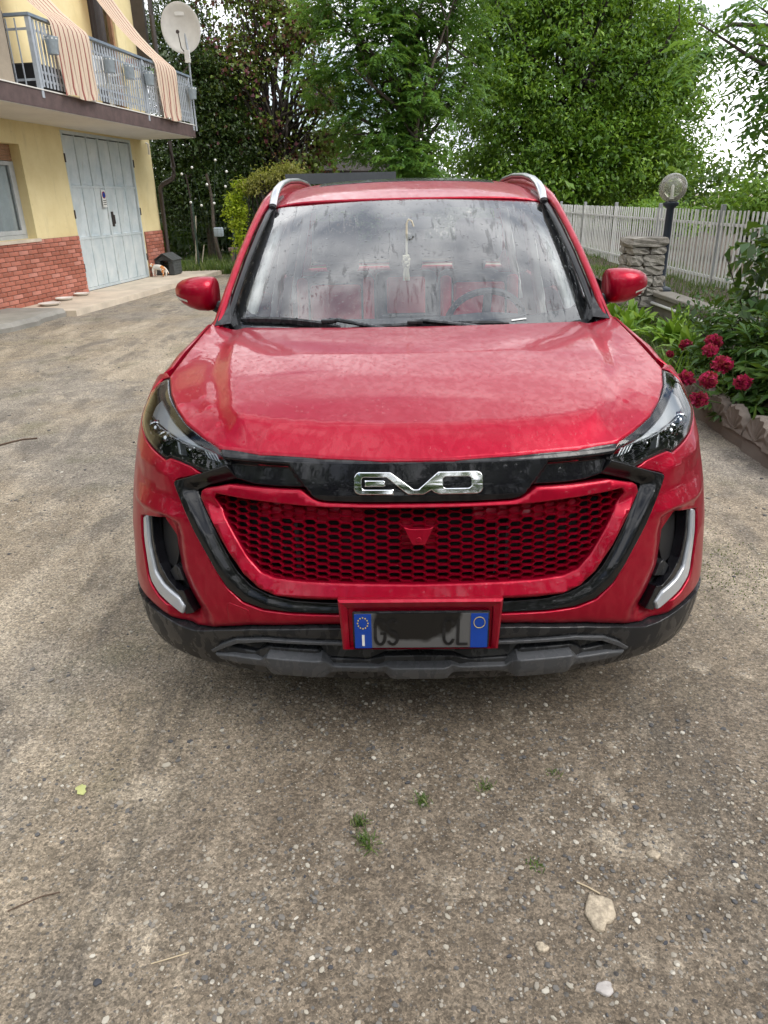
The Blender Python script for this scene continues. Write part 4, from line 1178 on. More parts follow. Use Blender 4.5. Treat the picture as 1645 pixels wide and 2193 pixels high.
# loose stones on the gravel
def pebble_mat():
    t = NT('pebbles'); a = t.attr('tint')
    c = t.ramp(a, [(0, (.05, .052, .062)), (.3, (.13, .125, .12)), (.55, (.27, .24, .20)), (.8, (.42, .38, .31)), (1, (.68, .64, .56))])
    c = t.mix(t.math('MULTIPLY', t.noise(t.coord(), 300, 3), .5), c, t.mix(.5, c, (.02, .02, .02)))
    return t.done(t.pbsdf(Base_Color=c, Roughness=.75, Specular_IOR_Level=.35))
M['pebbles'] = pebble_mat()
bm = bmesh.new(); bmesh.ops.create_icosphere(bm, subdivisions=1, radius=1.0)
ICO_V = np.array([v.co[:] for v in bm.verts]); ICO_F = np.array([[v.index for v in f.verts] for f in bm.faces]); bm.free()
def scatter_stones(name, n, sampler, smin, smax, power=2.2):
    P = sampler(n); n = len(P)
    s_ = smin + (smax - smin) * rng.random(n) ** power
    sq = np.stack([1 + .5 * rng.random(n), .7 + .5 * rng.random(n), .35 + .4 * rng.random(n)], 1) * s_[:, None]
    th = rng.random(n) * 6.283
    jit = 1 + .28 * (rng.random((n, len(ICO_V), 1)) - .5)
    V = ICO_V[None] * jit * sq[:, None]
    c, s2 = np.cos(th)[:, None], np.sin(th)[:, None]
    X = V[..., 0] * c - V[..., 1] * s2; Y = V[..., 0] * s2 + V[..., 1] * c
    V = np.stack([X + P[:, None, 0], Y + P[:, None, 1], V[..., 2] + P[:, None, 2] + (sq[:, 2] * .35)[:, None]], -1)
    F = ICO_F[None] + (np.arange(n) * len(ICO_V))[:, None, None]
    tint = np.clip(rng.beta(2.2, 2.0, n), 0, 1)
    me = np_mesh(name, V.reshape(-1, 3), F.reshape(-1, 3), M['pebbles'], True, 35, tint=np.repeat(tint, len(ICO_V)))
    return ob(name, me)
def samp_near(n):
    y = .75 + 3.2 * rng.random(n) ** 1.6; x = (rng.random(n) - .5) * (1.9 + 1.25 * (y - .75)) + .0
    k = rng.random(n) < np.clip(.55 + 2.2 * vnoise(x, y, 9, 1.3) + 1.2 * vnoise(x, y, 10, 4), .05, 1)
    x, y = x[k], y[k]
    return np.stack([x, y, gz(x, y)], 1)
tag(scatter_stones('loose_gravel', 30000, samp_near, .0011, .0075, 3.6), 'loose grey and tan gravel strewn over the driveway', 'gravel', kind='stuff')
def samp_far(n):
    x = rng.uniform(-6, 3.6, n); y = rng.uniform(1.5, 12, n)
    k = rng.random(n) < np.clip(.35 + 2.0 * vnoise(x, y, 11, .8) + .6 * (x > 1.2), .03, 1)
    x, y = x[k], y[k]
    k = ~((x > 2.3) & (y > 3.5)); x, y = x[k], y[k]
    return np.stack([x, y, gz(x, y)], 1)
tag(scatter_stones('scattered_gravel', 9000, samp_far, .003, .012, 2.6), 'coarser gravel scattered along the drive beside the car', 'gravel', kind='stuff')

simple('pale_stone', (.40, .335, .25), .95, var=.45, scale=70, bump=1.0, bscale=110)
simple('grey_stone', (.40, .37, .35), .9, var=.2, scale=40, bump=.5, bscale=80)
simple('dark_stone', (.05, .052, .06), .8, var=.2, scale=40, bump=.5, bscale=80)
def stone(name, x, y, rx, ry, rz_, mat, label, seed, flat=.5):
    r_ = np.random.default_rng(seed)
    bm = bmesh.new(); bmesh.ops.create_icosphere(bm, subdivisions=3, radius=1)
    ph = r_.random(6) * 6
    for v in bm.verts:
        a = math.atan2(v.co.y, v.co.x)
        k = 1 + .13 * math.sin(2 * a + ph[0]) + .10 * math.sin(3 * a + ph[1]) + .07 * math.sin(5 * a + ph[2]) + .05 * math.sin(9 * a + ph[3]) * (1 - abs(v.co.z))
        z = v.co.z; z = math.copysign(abs(z) ** flat, z) * (1 + .12 * math.sin(4 * v.co.x + ph[4]) * math.sin(5 * v.co.y + ph[5]))
        v.co = Vector((v.co.x * k * rx, v.co.y * k * ry, z * rz_))
    me = bpy.data.meshes.new(name); bm.to_mesh(me); bm.free(); me.materials.append(mat)
    me.polygons.foreach_set('use_smooth', np.ones(len(me.polygons), dtype=bool))
    tag(ob(name, me, loc=(x, y, gat(x, y) + rz_ * .25)), label, 'stone')
stone('flat_stone', .485, 1.165, .034, .047, .010, M['pale_stone'], 'large pale flat stone half sunk in the gravel', 3)
stone('small_stone', .446, .988, .021, .014, .006, M['grey_stone'], 'light grey angular stone chip below the pale flat stone', 5)
stone('small_stone', .331, 1.079, .014, .012, .007, M['pale_stone'], 'small whitish stone left of the pale flat stone', 6)
stone('small_stone', .667, 1.319, .016, .013, .008, M['pale_stone'], 'cream rounded stone above and right of the flat stone', 8)
stone('small_stone', -.646, 1.023, .010, .007, .005, M['dark_stone'], 'dark slate stone at the lower left of the drive', 9)
simple('leaf_yellow', (.42, .44, .18), .7)
lf = MB(); lf.grid([[(.013 * u * max(0.02, 1 - v * v) ** .8 * (1 + .25 * math.sin(9 * v + u)), .022 * v, .003 + .006 * abs(u) * (1 - v * v) + .004 * math.sin(3 * v)) for u in (-1, -.5, 0, .5, 1)] for v in np.linspace(-1, 1, 11)])
tag(lf.build('fallen_leaf', M['leaf_yellow'], None, True, loc=(-.891, 1.58, gat(-.891, 1.58) + .002), rz=.6), 'pale yellow-green leaf lying on the gravel', 'leaf')
simple('twig', (.10, .065, .045), .85)
simple('straw', (.48, .39, .26), .85)
for nm, pts, r_, mt, lab in (('twig', [(-.925, 1.20), (-.89, 1.222), (-.86, 1.24), (-.82, 1.25)], .0016, 'twig', 'thin dark twig on the gravel at the lower left'),
                        ('twig', [(-2.72, 4.84), (-2.66, 4.93), (-2.60, 4.99), (-2.50, 5.0)], .006, 'twig', 'dark bent twig at the left edge of the drive'),
                        ('straw', [(.452, 1.245), (.475, 1.232), (.50, 1.212)], .002, 'straw', 'dry straw stalk just above the pale flat stone'),
                        ('straw', [(-.54, 1.060), (-.50, 1.072), (-.462, 1.084)], .0013, 'straw', 'dry straw stalk at the bottom left of the drive')):
    tag(MB().tube([(x, y, gat(x, y) + r_ + .001) for x, y in pts], r_, 6).build(nm, M[mt], None, True), lab, nm)

# ---------------------------------------------------------------- the house (local: x out of the wall, y along the wall away from the camera)
simple('yellow_wall', (.74, .62, .34), .9, var=.10, scale=2.5, bump=.25, bscale=90)
def stucco():
    t = NT('yellow_wall'); v = t.coord()
    n = t.noise(v, 1.3, 6, .65); n2 = t.noise(t.coord(scale=(1, 1, .18)), 7, 6, .7); n3 = t.noise(v, 90, 4, .7)
    c = t.mix(t.rng(n, .3, .7), (.66, .54, .28), (.78, .67, .39))
    c = t.mix(t.math('MULTIPLY', t.rng(n2, .56, .74), .38), c, (.40, .34, .22))
    c = t.mix(t.math('MULTIPLY', t.rng(t.noise(v, 11, 5, .7), .64, .70), .5), c, (.30, .25, .18))
    M['yellow_wall'] = t.done(t.pbsdf(Base_Color=c, Roughness=.92, Normal=t.bump(t.math('ADD', n3, n), .35, .006)))
stucco()
simple('soffit', (.62, .60, .56), .9, var=.08, scale=2)
simple('brown_band', (.085, .055, .052), .7, var=.3, scale=8)
def brick_mat():
    t = NT('brick_red'); v = t.coord()
    oi = t.new('ObjectInfo')
    c = t.ramp(oi.outputs['Random'], [(0, (.30, .092, .058)), (.4, (.38, .125, .082)), (.75, (.46, .165, .115)), (1, (.50, .215, .165))])
    n = t.noise(v, 18, 5, .7)
    c = t.mix(t.math('MULTIPLY', t.rng(t.noise(t.coord(), 2.2, 4, .6), .5, .7), .4), c, (.20, .10, .075))
    c = t.mix(t.math('MULTIPLY', t.rng(n, .55, .75), .35), c, (.55, .42, .38))
    return t.done(t.pbsdf(Base_Color=c, Roughness=.85, Normal=t.bump(n, .4, .004)))
M['brick_red'] = brick_mat()
simple('mortar', (.20, .12, .10), .95, var=.2, scale=20)
def door_mat():
    t = NT('door_paint'); v = t.coord()
    n = t.noise(v, 3.5, 6, .65); n2 = t.noise(t.coord(scale=(1, 1, .2)), 14, 5, .7)
    c = t.ramp(n, [(.3, (.42, .49, .52)), (.7, (.58, .62, .63))])
    c = t.mix(t.math('MULTIPLY', t.rng(n2, .58, .75), .45), c, (.24, .20, .16))
    return t.done(t.pbsdf(Base_Color=c, Roughness=.55, Normal=t.bump(n2, .12, .003)))
M['door_paint'] = door_mat()
simple('frame_grey', (.42, .44, .45), .5)
simple('shutter_wood', (.30, .17, .10), .7, var=.2, scale=12)
simple('curtain', (.80, .83, .84), .9, var=.08, scale=9)
simple('dark_room', (.02, .019, .018), .9)
simple('rail_grey', (.34, .37, .41), .5, var=.15, scale=10)
simple('rail_blue', (.16, .20, .25), .5, var=.15)
simple('pipe_brown', (.045, .035, .032), .5, var=.2)
def concrete(name, col):
    t = NT(name); v = t.coord()
    n = t.noise(v, 2.2, 6, .65); n2 = t.noise(v, 70, 4, .7)
    c = t.mix(t.rng(n, .35, .65), tuple(x * .80 for x in col), tuple(min(1, x * 1.15) for x in col))
    c = t.mix(t.math('MULTIPLY', t.rng(n2, .3, .7), .25), c, tuple(x * .6 for x in col))
    M[name] = t.done(t.pbsdf(Base_Color=c, Roughness=.9, Normal=t.bump(t.math('ADD', n, t.math('MULTIPLY', n2, .3)), .5, .01)))
concrete('concrete', (.58, .50, .40)); concrete('concrete_grey', (.27, .26, .235)); concrete('tan_brick', (.30, .25, .19))

HZ = R(-8.45)
HO = (-5.355, 13.80, 0)
house = empty('house', HO, HZ, 'yellow two-storey house with red brick base and balcony', 'house')
wl_ = MB()
for a0, a1, z0, z1 in ((-9, -2.9, 0, 2.765), (-2.9, -1.264, 0, 1.07), (-2.9, -1.264, 2.44, 2.765), (-1.264, 0, 0, 2.765), (0, 2.6, 2.73, 2.765), (2.6, 3.52, 0, 2.765), (-9, 1.7, 2.765, 7.5), (1.7, 2.7, 5.3, 7.5), (2.7, 3.52, 2.765, 7.5)):
    wl_.box(-.30, 0, a0, a1, z0, z1)
wl_.box(-9, -.301, 3.22, 3.52, 0, 7.5).box(-9, -.301, -9, -8.7, 0, 7.5).box(-9, -8.7, -8.69, 3.21, 0, 7.5)
wl_.build('wall', M['yellow_wall'], house)
MB().box(-9.3, .5, -9.4, 3.9, 7.5, 7.75).build('roof_slab', M['brown_band'], house)
# brick base
me_b = MB().box(0, .022, -.122, .122, -.029, .029, bev=.003).mesh('brick', M['brick_red'])
me_h = MB().box(0, .022, -.057, .057, -.029, .029, bev=.003).mesh('brick', M['brick_red'])
for a0, a1, z1 in ((-3.15, -.02, 1.05), (2.64, 3.52, 1.0)):
    pl = MB().box(.0, .010, a0, a1, .06, z1).build('brick_base', M['mortar'], house)
    rows = int((z1 - .08) / .068); st = (z1 - .08) / rows
    for r_ in range(rows):
        y = a0 + (0 if r_ % 2 else -.127)
        while y < a1 - .03:
            b0, b1 = max(y, a0), min(y + .254, a1)
            if b1 - b0 > .06:
                w_ = b1 - b0 - .010
                o = ob('brick', me_b if w_ > .15 else me_h, pl, (.006 + random.uniform(0, .004), (b0 + b1) / 2, .08 + (r_ + .5) * st))
                o.scale = (1, w_ / (.244 if w_ > .15 else .114), (st - .009) / .058)
            y += .254
# garage door
gd = empty('garage_door', (0, 0, 0)); gd.parent = house
fb = MB()
fb.box(-.10, .004, 0.0, .05, .10, 2.73).box(-.10, .004, 2.55, 2.60, .10, 2.73).box(-.10, .004, .05, 2.55, 2.68, 2.73).box(-.05, -.018, .05, 2.55, .09, .135)
fb.build('door_frame', M['door_paint'], gd)
zr = [(.12, .984), (.984, 1.848), (1.848, 2.68)]
cols = [.05 + i * (2.50 / 6) for i in range(7)]
for ci in range(6):
    for ri, (z0, z1) in enumerate(zr):
        y0, y1 = cols[ci] + .012, cols[ci + 1] - .012
        za, zb = z0 + .02, z1 - .02
        ym = (y0 + y1) / 2
        k = .055 if ri else .008
        V = [(-.040, y0, za), (-.040, y1, za), (-.032, y1, zb), (-.032, y0, zb), (-.034 - k, ym, za + .03), (-.022, ym, zb)]
        MB().add(V, [(0, 1, 4), (1, 2, 4), (2, 5, 4), (5, 3, 4), (3, 0, 4)]).build('door_panel', M['door_paint'], gd)
for i in range(1, 6):
    w_ = .014 if i != 3 else .026
    MB().box(-.050, -.018 if i != 3 else -.012, cols[i] - w_, cols[i] + w_, .115, 2.68).build('door_stile', M['door_paint'], gd)
for z in (.984, 1.848):
    for y0, y1 in ((.05, cols[3] - .03), (cols[3] + .03, 2.55)):
        MB().box(-.050, -.016, y0, y1, z - .018, z + .018).build('door_rail', M['door_paint'], gd)
for z in (.5, 1.4, 2.3):
    for y in (.0, 2.6):
        MB().tube([(.012, y, z - .07), (.012, y, z + .07)], .014, 8).build('hinge', M['pipe_brown'], gd)
MB().box(-.02, .02, 1.36, 1.40, 1.15, 1.42, bev=.006).box(.02, .05, 1.37, 1.39, 1.20, 1.36, bev=.005).build('door_latch', M['pipe_brown'], gd)
sign = MB().box(-.014, -.006, 1.10, 1.25, 1.50, 1.80, bev=.002).build('parking_sign', M['plate_white'], gd)
MB().lathe([(.062, 0), (.062, .003), (.0001, .003)], 20, (-.006, 1.175, 1.715), 'x').build('sign_disc', M['tail_red'], sign)
MB().lathe([(.046, 0), (.046, .003), (.0001, .003)], 20, (-.003, 1.175, 1.715), 'x').build('sign_field', M['plate_blue'], sign)
for z in (1.62, 1.585, 1.55):
    MB().box(-.006, -.003, 1.12, 1.23, z - .006, z + .006).build('sign_print', M['plate_ink'], sign)
MB().box(-.30, -.115, 0, 2.6, .0, 2.73).build('door_backing', M['dark_room'], house)
# ground-floor window
wd = empty('window', (0, 0, 0)); wd.parent = house
MB().box(-.30, .05, -2.95, -1.235, 1.02, 1.068).build('sill', M['concrete'], wd)
fr_ = MB()
fr_.box(-.22, -.16, -2.9, -1.264, 1.07, 1.13).box(-.22, -.16, -1.33, -1.264, 1.13, 2.2).box(-.22, -.16, -2.9, -2.83, 1.13, 2.2)
fr_.build('frame', M['frame_grey'], wd)
for y0, y1 in ((-2.82, -2.08), (-2.07, -1.335)):
    s_ = MB()
    s_.box(-.205, -.155, y0, y0 + .06, 1.135, 2.195).box(-.205, -.155, y1 - .06, y1, 1.135, 2.195).box(-.205, -.155, y0 + .06, y1 - .06, 1.135, 1.20).box(-.205, -.155, y0 + .06, y1 - .06, 2.14, 2.195)
    o_ = s_.build('sash', M['frame_grey'], wd)
    MB().add([(-.182, y0 + .06, 1.20), (-.182, y1 - .06, 1.20), (-.182, y1 - .06, 2.14), (-.182, y0 + .06, 2.14)], [(0, 1, 2, 3)]).build('pane', M['window_glass'], o_)
cu = MB(); cu.grid([[(-.212 + .010 * math.sin(y * 38), y, z) for y in np.linspace(-2.88, -1.28, 90)] for z in (1.08, 2.3)])
cu.build('curtain', M['curtain'], wd, True)
for k in range(6):
    MB().box(-.19, -.165, -2.9, -1.264, 2.205 + k * .039, 2.205 + k * .039 + .036, bev=.005).build('shutter_slat', M['shutter_wood'], wd)
# upper door with curtain
ud = empty('balcony_door', (0, 0, 0)); ud.parent = house
MB().box(-.30, -.25, 1.7, 2.7, 2.77, 5.3).build('door_void', M['dark_room'], ud)
MB().box(-.12, -.05, 1.70, 1.77, 2.99, 5.3).box(-.12, -.05, 2.63, 2.70, 2.99, 5.3).build('door_jamb', M['shutter_wood'], ud)
cu = MB(); cu.grid([[(-.16 + .02 * math.sin(y * 40), y, z) for y in np.linspace(1.78, 2.62, 60)] for z in (3.05, 5.3)])
cu.build('door_curtain', M['pipe_brown'], ud, True)
# balcony slab
sl = MB().box(.001, 1.2, -9, 3.1, 2.765, 2.985).build('balcony_slab', M['soffit'], house)
MB().box(1.2, 1.212, -9, 3.112, 2.775, 2.99).box(.0, 1.2, 3.1, 3.112, 2.775, 2.99).build('slab_fascia', M['brown_band'], sl)
MB().box(.0, 1.225, -9, 3.125, 2.99, 3.005).build('slab_coping', M['soffit'], sl)
MB().box(1.0, 1.19, -9, -2.95, 3.006, 3.95).build('parapet', M['tan_brick'], house)
rl_ = empty('balcony_railing', (0, 0, 0)); rl_.parent = house
for a in (-2.38, .95, 3.05):
    MB().box(1.16, 1.22, a - .028, a + .028, 2.90, 3.84).build('post', M['rail_grey'], rl_)
MB().box(1.15, 1.23, -2.42, 3.10, 3.84, 3.875).box(.02, 1.15, 3.04, 3.10, 3.84, 3.875).box(.02, 1.15, -2.42, -2.36, 3.84, 3.875).build('handrail', M['rail_blue'], rl_)
for z in (3.12, 3.22, 3.70):
    MB().box(1.172, 1.186, -2.35, 3.02, z - .014, z + .014).build('rail', M['rail_grey'], rl_)
for z in (3.12, 3.70):
    MB().box(.02, 1.16, 3.063, 3.077, z - .014, z + .014).build('rail', M['rail_grey'], rl_)
    MB().box(.02, 1.16, -2.387, -2.373, z - .014, z + .014).build('rail', M['rail_grey'], rl_)
mbal = MB().box(-.005, .005, -.021, .021, 0, .78).mesh('baluster', M['rail_grey'])
mbat = MB().box(-.007, .007, -.007, .007, 0, .78).mesh('baluster', M['rail_grey'])
y = -2.28
while y < 3.0:
    if abs(y - .95) > .05: ob('baluster', mbal, rl_, (1.193, y, 3.04))
    y += .088
for b in np.arange(.1, 1.12, .13):
    ob('baluster', mbat, rl_, (b, -2.40, 3.04)); ob('baluster', mbat, rl_, (b, 3.09, 3.04))
# rain pipe
MB().tube([(.42, 3.50, 7.4), (.42, 3.50, 5.0), (.43, 3.50, 3.02)], .05, 10).build('upper_rain_pipe', M['pipe_brown'], house, True)
MB().tube([(.47, 3.50, 2.76), (.48, 3.50, 2.25), (.47, 3.50, 2.12), (.43, 3.50, 2.03), (.20, 3.50, 1.93), (.13, 3.50, 1.87), (.11, 3.50, 1.76), (.11, 3.50, .12)], .05, 10).build('rain_pipe', M['pipe_brown'], house, True)
MB().box(-.02, .25, 3.522, 3.62, 3.9, 7.4).build('corner_board', M['pipe_brown'], house)
MB().tube([(.02, 3.3, 2.72), (.06, 3.3, 2.70), (.06, 3.3, 2.50)], .022, 8).build('wall_bracket', M['soffit'], house)

# pavement in front of the wall
pv = MB(); pv.box(.002, 1.12, -2.42, 7.5, -.2, .085)
tag(pv.build('pavement', M['concrete'], None, loc=HO, rz=HZ), kind='structure')
kb = MB()
P = []
for i, y in enumerate(np.linspace(-9, -2.44, 40)):
    j = .03 * math.sin(y * 5.1) + .02 * math.sin(y * 13)
    P.append([(.002, y, .13), (.80, y, .128), (.93 + j, y, .118), (.97 + j * 1.4, y, .06), (.95 + j * 1.8, y, -.1)])
kb.grid(P, flip=True)
kb.add(P[-1] + [(.002, -2.44, -.1)], [(0, 1, 2, 3, 4, 5)])
tag(kb.build('kerb', M['concrete_grey'], None, loc=HO, rz=HZ), kind='structure')

def H(b, a, z):
    c, s_ = math.cos(HZ), math.sin(HZ)
    return (HO[0] + b * c - a * s_, HO[1] + b * s_ + a * c, z)

# awnings
def awning_mat():
    t = NT('awning_cloth'); v = t.coord(); sx = t.new('SeparateXYZ'); t.l.new(v, sx.inputs[0])
    f = t.math('FRACT', t.math('MULTIPLY', sx.outputs[1], 8.0))
    c = t.ramp(f, [(0, (.82, .72, .57)), (.28, (.78, .50, .40)), (.38, (.82, .72, .57)), (.60, (.36, .11, .10)), (.84, (.82, .72, .57)), (.92, (.76, .48, .38))], 'CONSTANT')
    c = t.mix(t.math('MULTIPLY', t.noise(v, 5, 5), .3), c, (.45, .38, .30))
    d = t.new('BsdfDiffuse'); t.put(d.inputs[0], c); tr = t.new('BsdfTranslucent'); t.put(tr.inputs[0], c)
    m = t.new('MixShader'); m.inputs[0].default_value = .35; t.l.new(d.outputs[0], m.inputs[1]); t.l.new(tr.outputs[0], m.inputs[2])
    return t.done(m)
M['awning'] = awning_mat()
for a0, a1, lab in ((-1.98, -.93, 'red and cream striped awning hanging over the railing nearer the street'), (1.36, 2.32, 'red and cream striped awning hanging beside the satellite dish')):
    rows = []
    prof_ = [(.06, 5.3), (.18, 5.07), (.40, 4.76), (.65, 4.44), (.92, 4.16), (1.12, 3.99), (1.23, 3.905), (1.262, 3.84), (1.275, 3.70), (1.278, 3.5), (1.28, 3.3), (1.285, 3.1), (1.29, 2.985)]
    for k, (b, z) in enumerate(prof_):
        t_ = max(0, (k - 7)) / 5
        hang = 1.0 if k >= 7 else 0.0
        row = []
        for y in np.linspace(a0, a1, 42):
            q = (y - a0) / (a1 - a0)
            yy = y + .05 * t_ * (.5 - q) * 2 + .05 * t_ * math.sin(k * 1.3)
            row.append((b + (.022 * t_ * math.sin(q * 24) + .006) * hang, yy, z + (.02 * math.sin(q * 9 + k) * t_ if hang else 0) - (.06 * math.sin(q * math.pi) if 0 < k < 5 else 0)))
        rows.append(row)
    o = MB().grid(rows).build('striped_awning', M['awning'], None, True, loc=HO, rz=HZ)
    tag(o, lab, 'awning', 'striped awnings over the balcony')

# hanging buckets
simple('zinc', (.40, .47, .53), .45, .3, var=.15, scale=20)
simple('leaf_small', (.08, .17, .02), .6)
def bucket(a, lab, plant=False, parent=None):
    e = empty('hanging_bucket', H(1.315, a, 3.44), HZ, lab, 'bucket', 'zinc buckets hung on the balcony railing')
    MB().lathe([(.0001, .0), (.066, .0), (.070, .004), (.088, .19), (.092, .195), (.092, .205), (.086, .206), (.083, .19), (.066, .02), (.0001, .02)], 20).build('pail', M['zinc'], e, True)
    MB().tube([(-.03, -.085, .19), (-.07, -.05, .30), (-.10, 0, .33), (-.07, .05, .30), (-.03, .085, .19)], .004, 6).build('hook', M['rail_grey'], e, True)
    mm = MB()
    for k in range(10):
        an = k * .628; mm.box(-.010, .010, -.003, .003, -.008, .008, tf=Matrix.Rotation(an, 4, 'Z') @ Matrix.Translation((0, .0885, .178)))
    mm.build('rim_scallops', M['plate_white'], e)
    if plant:
        pm = MB()
        for k in range(60):
            an, rr, zz_ = random.uniform(0, 6.28), random.uniform(0, .10), random.uniform(.19, .29)
            c = Vector((rr * math.cos(an), rr * math.sin(an), zz_)); d = Vector((random.uniform(-1, 1), random.uniform(-1, 1), random.uniform(-.3, 1))).normalized() * .025
            q = d.cross(Vector((0, 0, 1))).normalized() * .012
            pm.add([c - d, c + q, c + d, c - q], [(0, 1, 2, 3)])
        pm.build('foliage', M['leaf_small'], e)
bucket(-2.10, 'zinc bucket left of the nearer striped awning')
bucket(-.49, 'zinc bucket on the railing just right of the nearer awning')
bucket(.18, 'zinc bucket in the middle of the balcony railing')
bucket(.94, 'zinc bucket with a green plant left of the far awning', True)
bucket(2.92, 'zinc bucket at the far end below the satellite dish')

# balcony furniture
simple('white_plastic', (.62, .62, .60), .5, var=.06)
def chair(b, a, rz_, lab):
    e = empty('plastic_chair', H(b, a, 3.006), HZ + rz_, lab, 'chair', 'white chairs on the balcony')
    MB().box(-.23, .23, -.22, .22, .40, .43, bev=.01).build('seat', M['white_plastic'], e)
    for k in range(5):
        MB().box(-.21 + k * .095, -.15 + k * .095, .20, .225, .43, .84, bev=.008).build('back_slat', M['white_plastic'], e)
    MB().box(-.235, .235, .195, .23, .84, .90, bev=.012).build('back_rail', M['white_plastic'], e)
    for x in (-.21, .21):
        for y in (-.20, .20): MB().box(x - .02, x + .02, y - .02, y + .02, 0, .40, bev=.006).build('leg', M['white_plastic'], e)
        MB().box(x - .025, x + .025, -.22, .22, .60, .63, bev=.008).build('armrest', M['white_plastic'], e)
chair(.62, -.35, 2.2, 'white plastic chair behind the railing beside the nearer awning')
chair(.66, .75, 1.2, 'white plastic chair behind the railing in mid balcony')
simple('terracotta', (.42, .16, .10), .8)
tag(MB().box(1.00, 1.145, .78, 1.22, 3.70, 3.84, bev=.015).build('planter_box', M['terracotta'], None, loc=HO, rz=HZ), 'terracotta planter box behind the top of the railing', 'planter')
simple('black_cover', (.02, .02, .023), .6, bump=.4, bscale=20)
bc = MB(); bc.box(.25, .95, -2.86, -2.50, 3.006, 3.90, bev=.05).box(.35, .85, -2.84, -2.52, 3.90, 4.02, bev=.05)
tag(bc.build('covered_cabinet', M['black_cover'], None, True, loc=HO, rz=HZ), 'black covered cabinet at the near end of the balcony', 'cabinet')
tag(MB().box(.4, 1.05, -2.15, -1.45, 3.006, 3.36, bev=.02).build('storage_box', M['black_cover'], None, loc=HO, rz=HZ), 'low dark box behind the railing below the first bucket', 'box')

# satellite dish
simple('dish_white', (.62, .61, .58), .55, var=.10, scale=5)
dish = empty('satellite_dish', H(1.21, 3.20, 2.9), HZ, 'round off-white satellite dish on a pole at the balcony end', 'satellite dish')
MB().tube([(0, 0, 0), (0, 0, 1.45), (-.02, 0, 1.72)], .022, 8).build('pole', M['rail_grey'], dish, True)
DT = Matrix.Translation((-.05, -.10, 1.78)) @ Matrix.Rotation(R(12), 4, 'Z') @ Matrix.Rotation(R(14), 4, 'X')
prof_ = [(.0001, .055), (.12, .050), (.24, .034), (.34, .010), (.395, -.006), (.405, -.004), (.405, .004), (.39, .012), (.24, .050), (.0001, .072)]
MB().lathe(prof_, 40, (0, 0, 0), 'y', tf=DT @ Matrix.Diagonal((.94, 1, 1.06, 1))).build('reflector', M['dish_white'], dish, True, 50)
MB().tube([DT @ Vector((0, .03, -.40)), DT @ Vector((.0, -.30, -.30)), DT @ Vector((0, -.42, -.06))], .010, 6).build('feed_arm', M['pipe_brown'], dish, True)
MB().lathe([(.0001, -.05), (.03, -.05), (.035, 0), (.02, .06), (.0001, .06)], 12, (0, -.44, -.03), 'y', tf=DT).build('receiver', M['pipe_brown'], dish, True)
MB().box(-.09, .09, -.047, -.043, .20, .26, tf=DT @ Matrix.Translation((0, .075, 0))).build('dish_label', M['plate_white'], dish)
MB().box(-.06, .05, -.06, -.02, 1.20, 1.42, bev=.008).build('junction_box', M['dish_white'], dish)

# bowls
simple('bowl_white', (.66, .64, .60), .35, var=.06)
for a, b, r_, lab in ((-1.86, .36, .17, 'white dish nearest the kerb on the pavement'), (-1.20, .23, .15, 'white dish in the middle of the row by the brick base'), (-.58, .20, .14, 'white dish closest to the garage door')):
    x, y, z = H(b, a, .086 if a > -2.42 else .13)
    tag(MB().lathe([(.0001, .0), (r_ * .6, .0), (r_ * .95, .030), (r_, .042), (r_ * .97, .043), (r_ * .6, .012), (.0001, .012)], 28).build('pet_dish', M['bowl_white'], None, True, loc=(x, y, z)), lab, 'dish', 'white pet dishes on the pavement')

# dog house
simple('kennel_wood', (.060, .066, .066), .8, var=.2, scale=15)
dh = empty('dog_house', H(.24, 3.12, .086), HZ, 'small dark wooden dog house against the house corner', 'dog house')
for sx in (-1, 1):
    for k in range(5):
        MB().box(sx * .20 - .012, sx * .20 + .012, -.22, .22, .02 + k * .058, .02 + k * .058 + .054, bev=.004).build('side_board', M['kennel_wood'], dh)
for k in range(5):
    z0 = .02 + k * .058
    for x0, x1 in ((-.187, -.095), (.095, .187)):
        MB().box(x0, x1, -.22, -.198, z0, z0 + .054, bev=.003).build('front_board', M['kennel_wood'], dh)
    MB().box(-.187, .187, .198, .22, z0, z0 + .054, bev=.003).build('back_board', M['kennel_wood'], dh)
MB().add([(-.20, -.21, .31), (.20, -.21, .31), (0, -.21, .44), (-.20, .21, .31), (.20, .21, .31), (0, .21, .44)], [(0, 1, 2), (5, 4, 3)]).build('gable', M['kennel_wood'], dh)
for sx in (-1, 1):
    for k in range(4):
        tf = Matrix.Translation((0, 0, .452)) @ Matrix.Rotation(sx * R(33), 4, 'Y')
        MB().box(min(sx * .005, sx * .27), max(sx * .005, sx * .27), -.27 + k * .135, -.27 + k * .135 + .13, 0, .014, bev=.003, tf=tf).build('roof_board', M['kennel_wood'], dh)
MB().box(-.19, .19, -.2, .2, 0, .02).build('base', M['kennel_wood'], dh)

